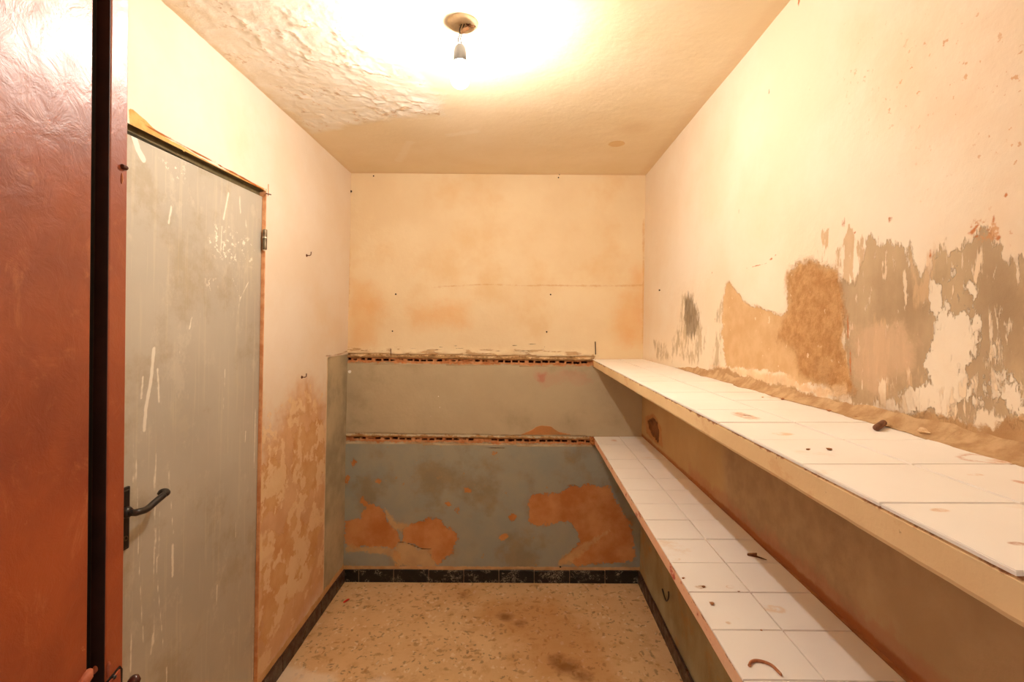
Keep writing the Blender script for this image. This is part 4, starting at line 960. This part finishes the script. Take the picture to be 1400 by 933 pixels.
# red scrap on the floor
bm = bmesh.new(); c = P_FLOOR.at(473.5, 823); vs = []
for i, (a, b, z) in enumerate([(-.014, -.012, .001), (-.004, -.016, .003), (.012, .004, .006), (.014, .014, .003), (.004, .014, .005), (-.012, -.002, .002)]): vs.append(bm.verts.new(c + Vector((a, b * 1.2, z + .0015))))
f = bm.faces.new(vs); r = bmesh.ops.extrude_face_region(bm, geom=[f])
for v in [e for e in r['geom'] if isinstance(e, bmesh.types.BMVert)]: v.co.z += .0012
tag(obj('plastic_scrap', bm, two('red_plastic', (214, 30, 22), (200, 26, 20), 20, .4)), 'tiny bright red scrap on the floor by the left back corner', 'scrap')
# things lying on the upper shelf
bm = bmesh.new(); a = P_UP.at(1198, 590); b = P_UP.at(1208, 583); r = .0060; a.z = b.z = ZU + r + .0005
d = (b - a).normalized(); tube(bm, [a, a + d * .002, a + (b - a) * .5, b - d * .002, b], [r * .7, r, r * .95, r, r * .75], 16); tube(bm, [a - d * .001, a + d * .001], r * .35, 10)
tag(obj('wall_plug', bm, two('brown_plug', (132, 90, 66), (108, 70, 50), 40, .6), None, True), 'brown cylindrical plug lying near the wall on the upper shelf', 'plug')
m_crumb = two('plaster_crumb', (238, 212, 174), (222, 188, 144), 60, .9)
m_crumbd = two('brown_crumb', (184, 130, 88), (150, 100, 64), 60, .9)
from mathutils.bvhtree import BVHTree
bpy.context.view_layer.update()
fil = BVHTree.FromObject(bpy.data.objects['trim_3'], bpy.context.evaluated_depsgraph_get())
bm = bmesh.new(); c = P_UP.at(1332, 596); c.x = min(c.x, XR + AR * ZU - .022); hit = fil.ray_cast(Vector((c.x, c.y, ZU + .3)), Vector((0, 0, -1)))[0]; c.z = (hit.z if hit else ZU) + .003; chunk(bm, c, .009, (.8, 1.3, .5), 4)
tag(obj('plaster_chip', bm, m_crumb), 'white flat plaster chip lying on the mortar fillet near the right edge of the photo', 'chip')
cr = [(1253, 575, 1, 0), (1187, 574, 0, 0), (1172, 572, 1, 1), (1160, 565, 0, 1), (1146, 562, 0, 1), (1134, 563, 1, 1), (1105, 616, 1, 0), (1134, 616, 1, 0), (1070, 547, 1, 0), (1043, 544, 0, 0), (1312, 602, 0, 1), (1380, 616, 0, 1)]
for i, (px, py, dk, f) in enumerate(cr):
    c = P_UP.at(px, py); rr = .0026 + .0009 * (i % 3); c.z = ZU + rr * .45 + .0005; c.x = min(c.x, XR + AR * ZU - .006)
    bm = bmesh.new(); chunk(bm, c, rr, (1.2, 1, .55), 20 + i, 1)
    o = obj('crumb', bm, m_crumbd if dk else m_crumb)
    tag(o, ('brown' if dk else 'pale') + ' mortar crumb fallen on the upper shelf', 'crumb', 'brown crumbs on the upper shelf' if dk else 'pale crumbs on the upper shelf')
# things lying on the lower shelf
c = P_LO.at(1029, 761); c.z = ZL + .0005
cl = empty('clip', c, 'small brown clip lying by the shadow edge on the lower shelf', 'clip')
bm = bmesh.new(); M4 = Matrix.Translation(c) @ Matrix.Rotation(-.5, 4, 'Z')
box(bm, (-.013, -.005, .0008), (.013, .005, .0045), .0015, M4 @ Matrix.Rotation(-.25, 4, 'Y') @ Matrix.Translation((0, 0, .003))); box(bm, (-.013, -.005, .0), (.012, .005, .003), .001, M4)
part('jaw', bm, two('brown_wood', (140, 92, 56), (112, 70, 42), 60, .7), cl)
bm = bmesh.new(); tube(bm, [M4 @ Vector((.010, -.002, .002)), M4 @ Vector((.022, -.006, .0022)), M4 @ Vector((.036, -.010, .0018))], [.0022, .0018, .0008], 8); part('tail', bm, m_nail, cl)
bm = bmesh.new(); pts = [P_LO.at(*q) for q in ((1024.5, 913), (1027, 908), (1034, 906), (1045, 908), (1055, 912.5), (1062, 919), (1068.5, 926))]
pts = bez(pts, 4)
for i, p in enumerate(pts): p.z = ZL + .0034
tube(bm, pts, [.003] + [.0028] * (len(pts) - 2) + [.0018], 8)
tag(obj('wood_shaving', bm, two('brown_shaving', (158, 96, 62), (186, 128, 92), 60, .7)), 'thin curved brown shaving on the nearest tile of the lower shelf', 'shaving')
lc = [(974, 827, 1.3), (934.5, 791.8, .9), (1010.5, 810, .6), (1040.5, 863, .6), (962, 803.5, 1.0)]
for i, (px, py, s) in enumerate(lc):
    c = P_LO.at(px, py); rr = .004 * s; c.z = ZL + rr * .4 + .0005
    bm = bmesh.new(); chunk(bm, c, rr, (1.4, .9, .5), 40 + i, 1)
    tag(obj('crumb', bm, m_crumbd), 'brown dirt crumb on a tile of the lower shelf', 'crumb', 'brown crumbs on the lower shelf')
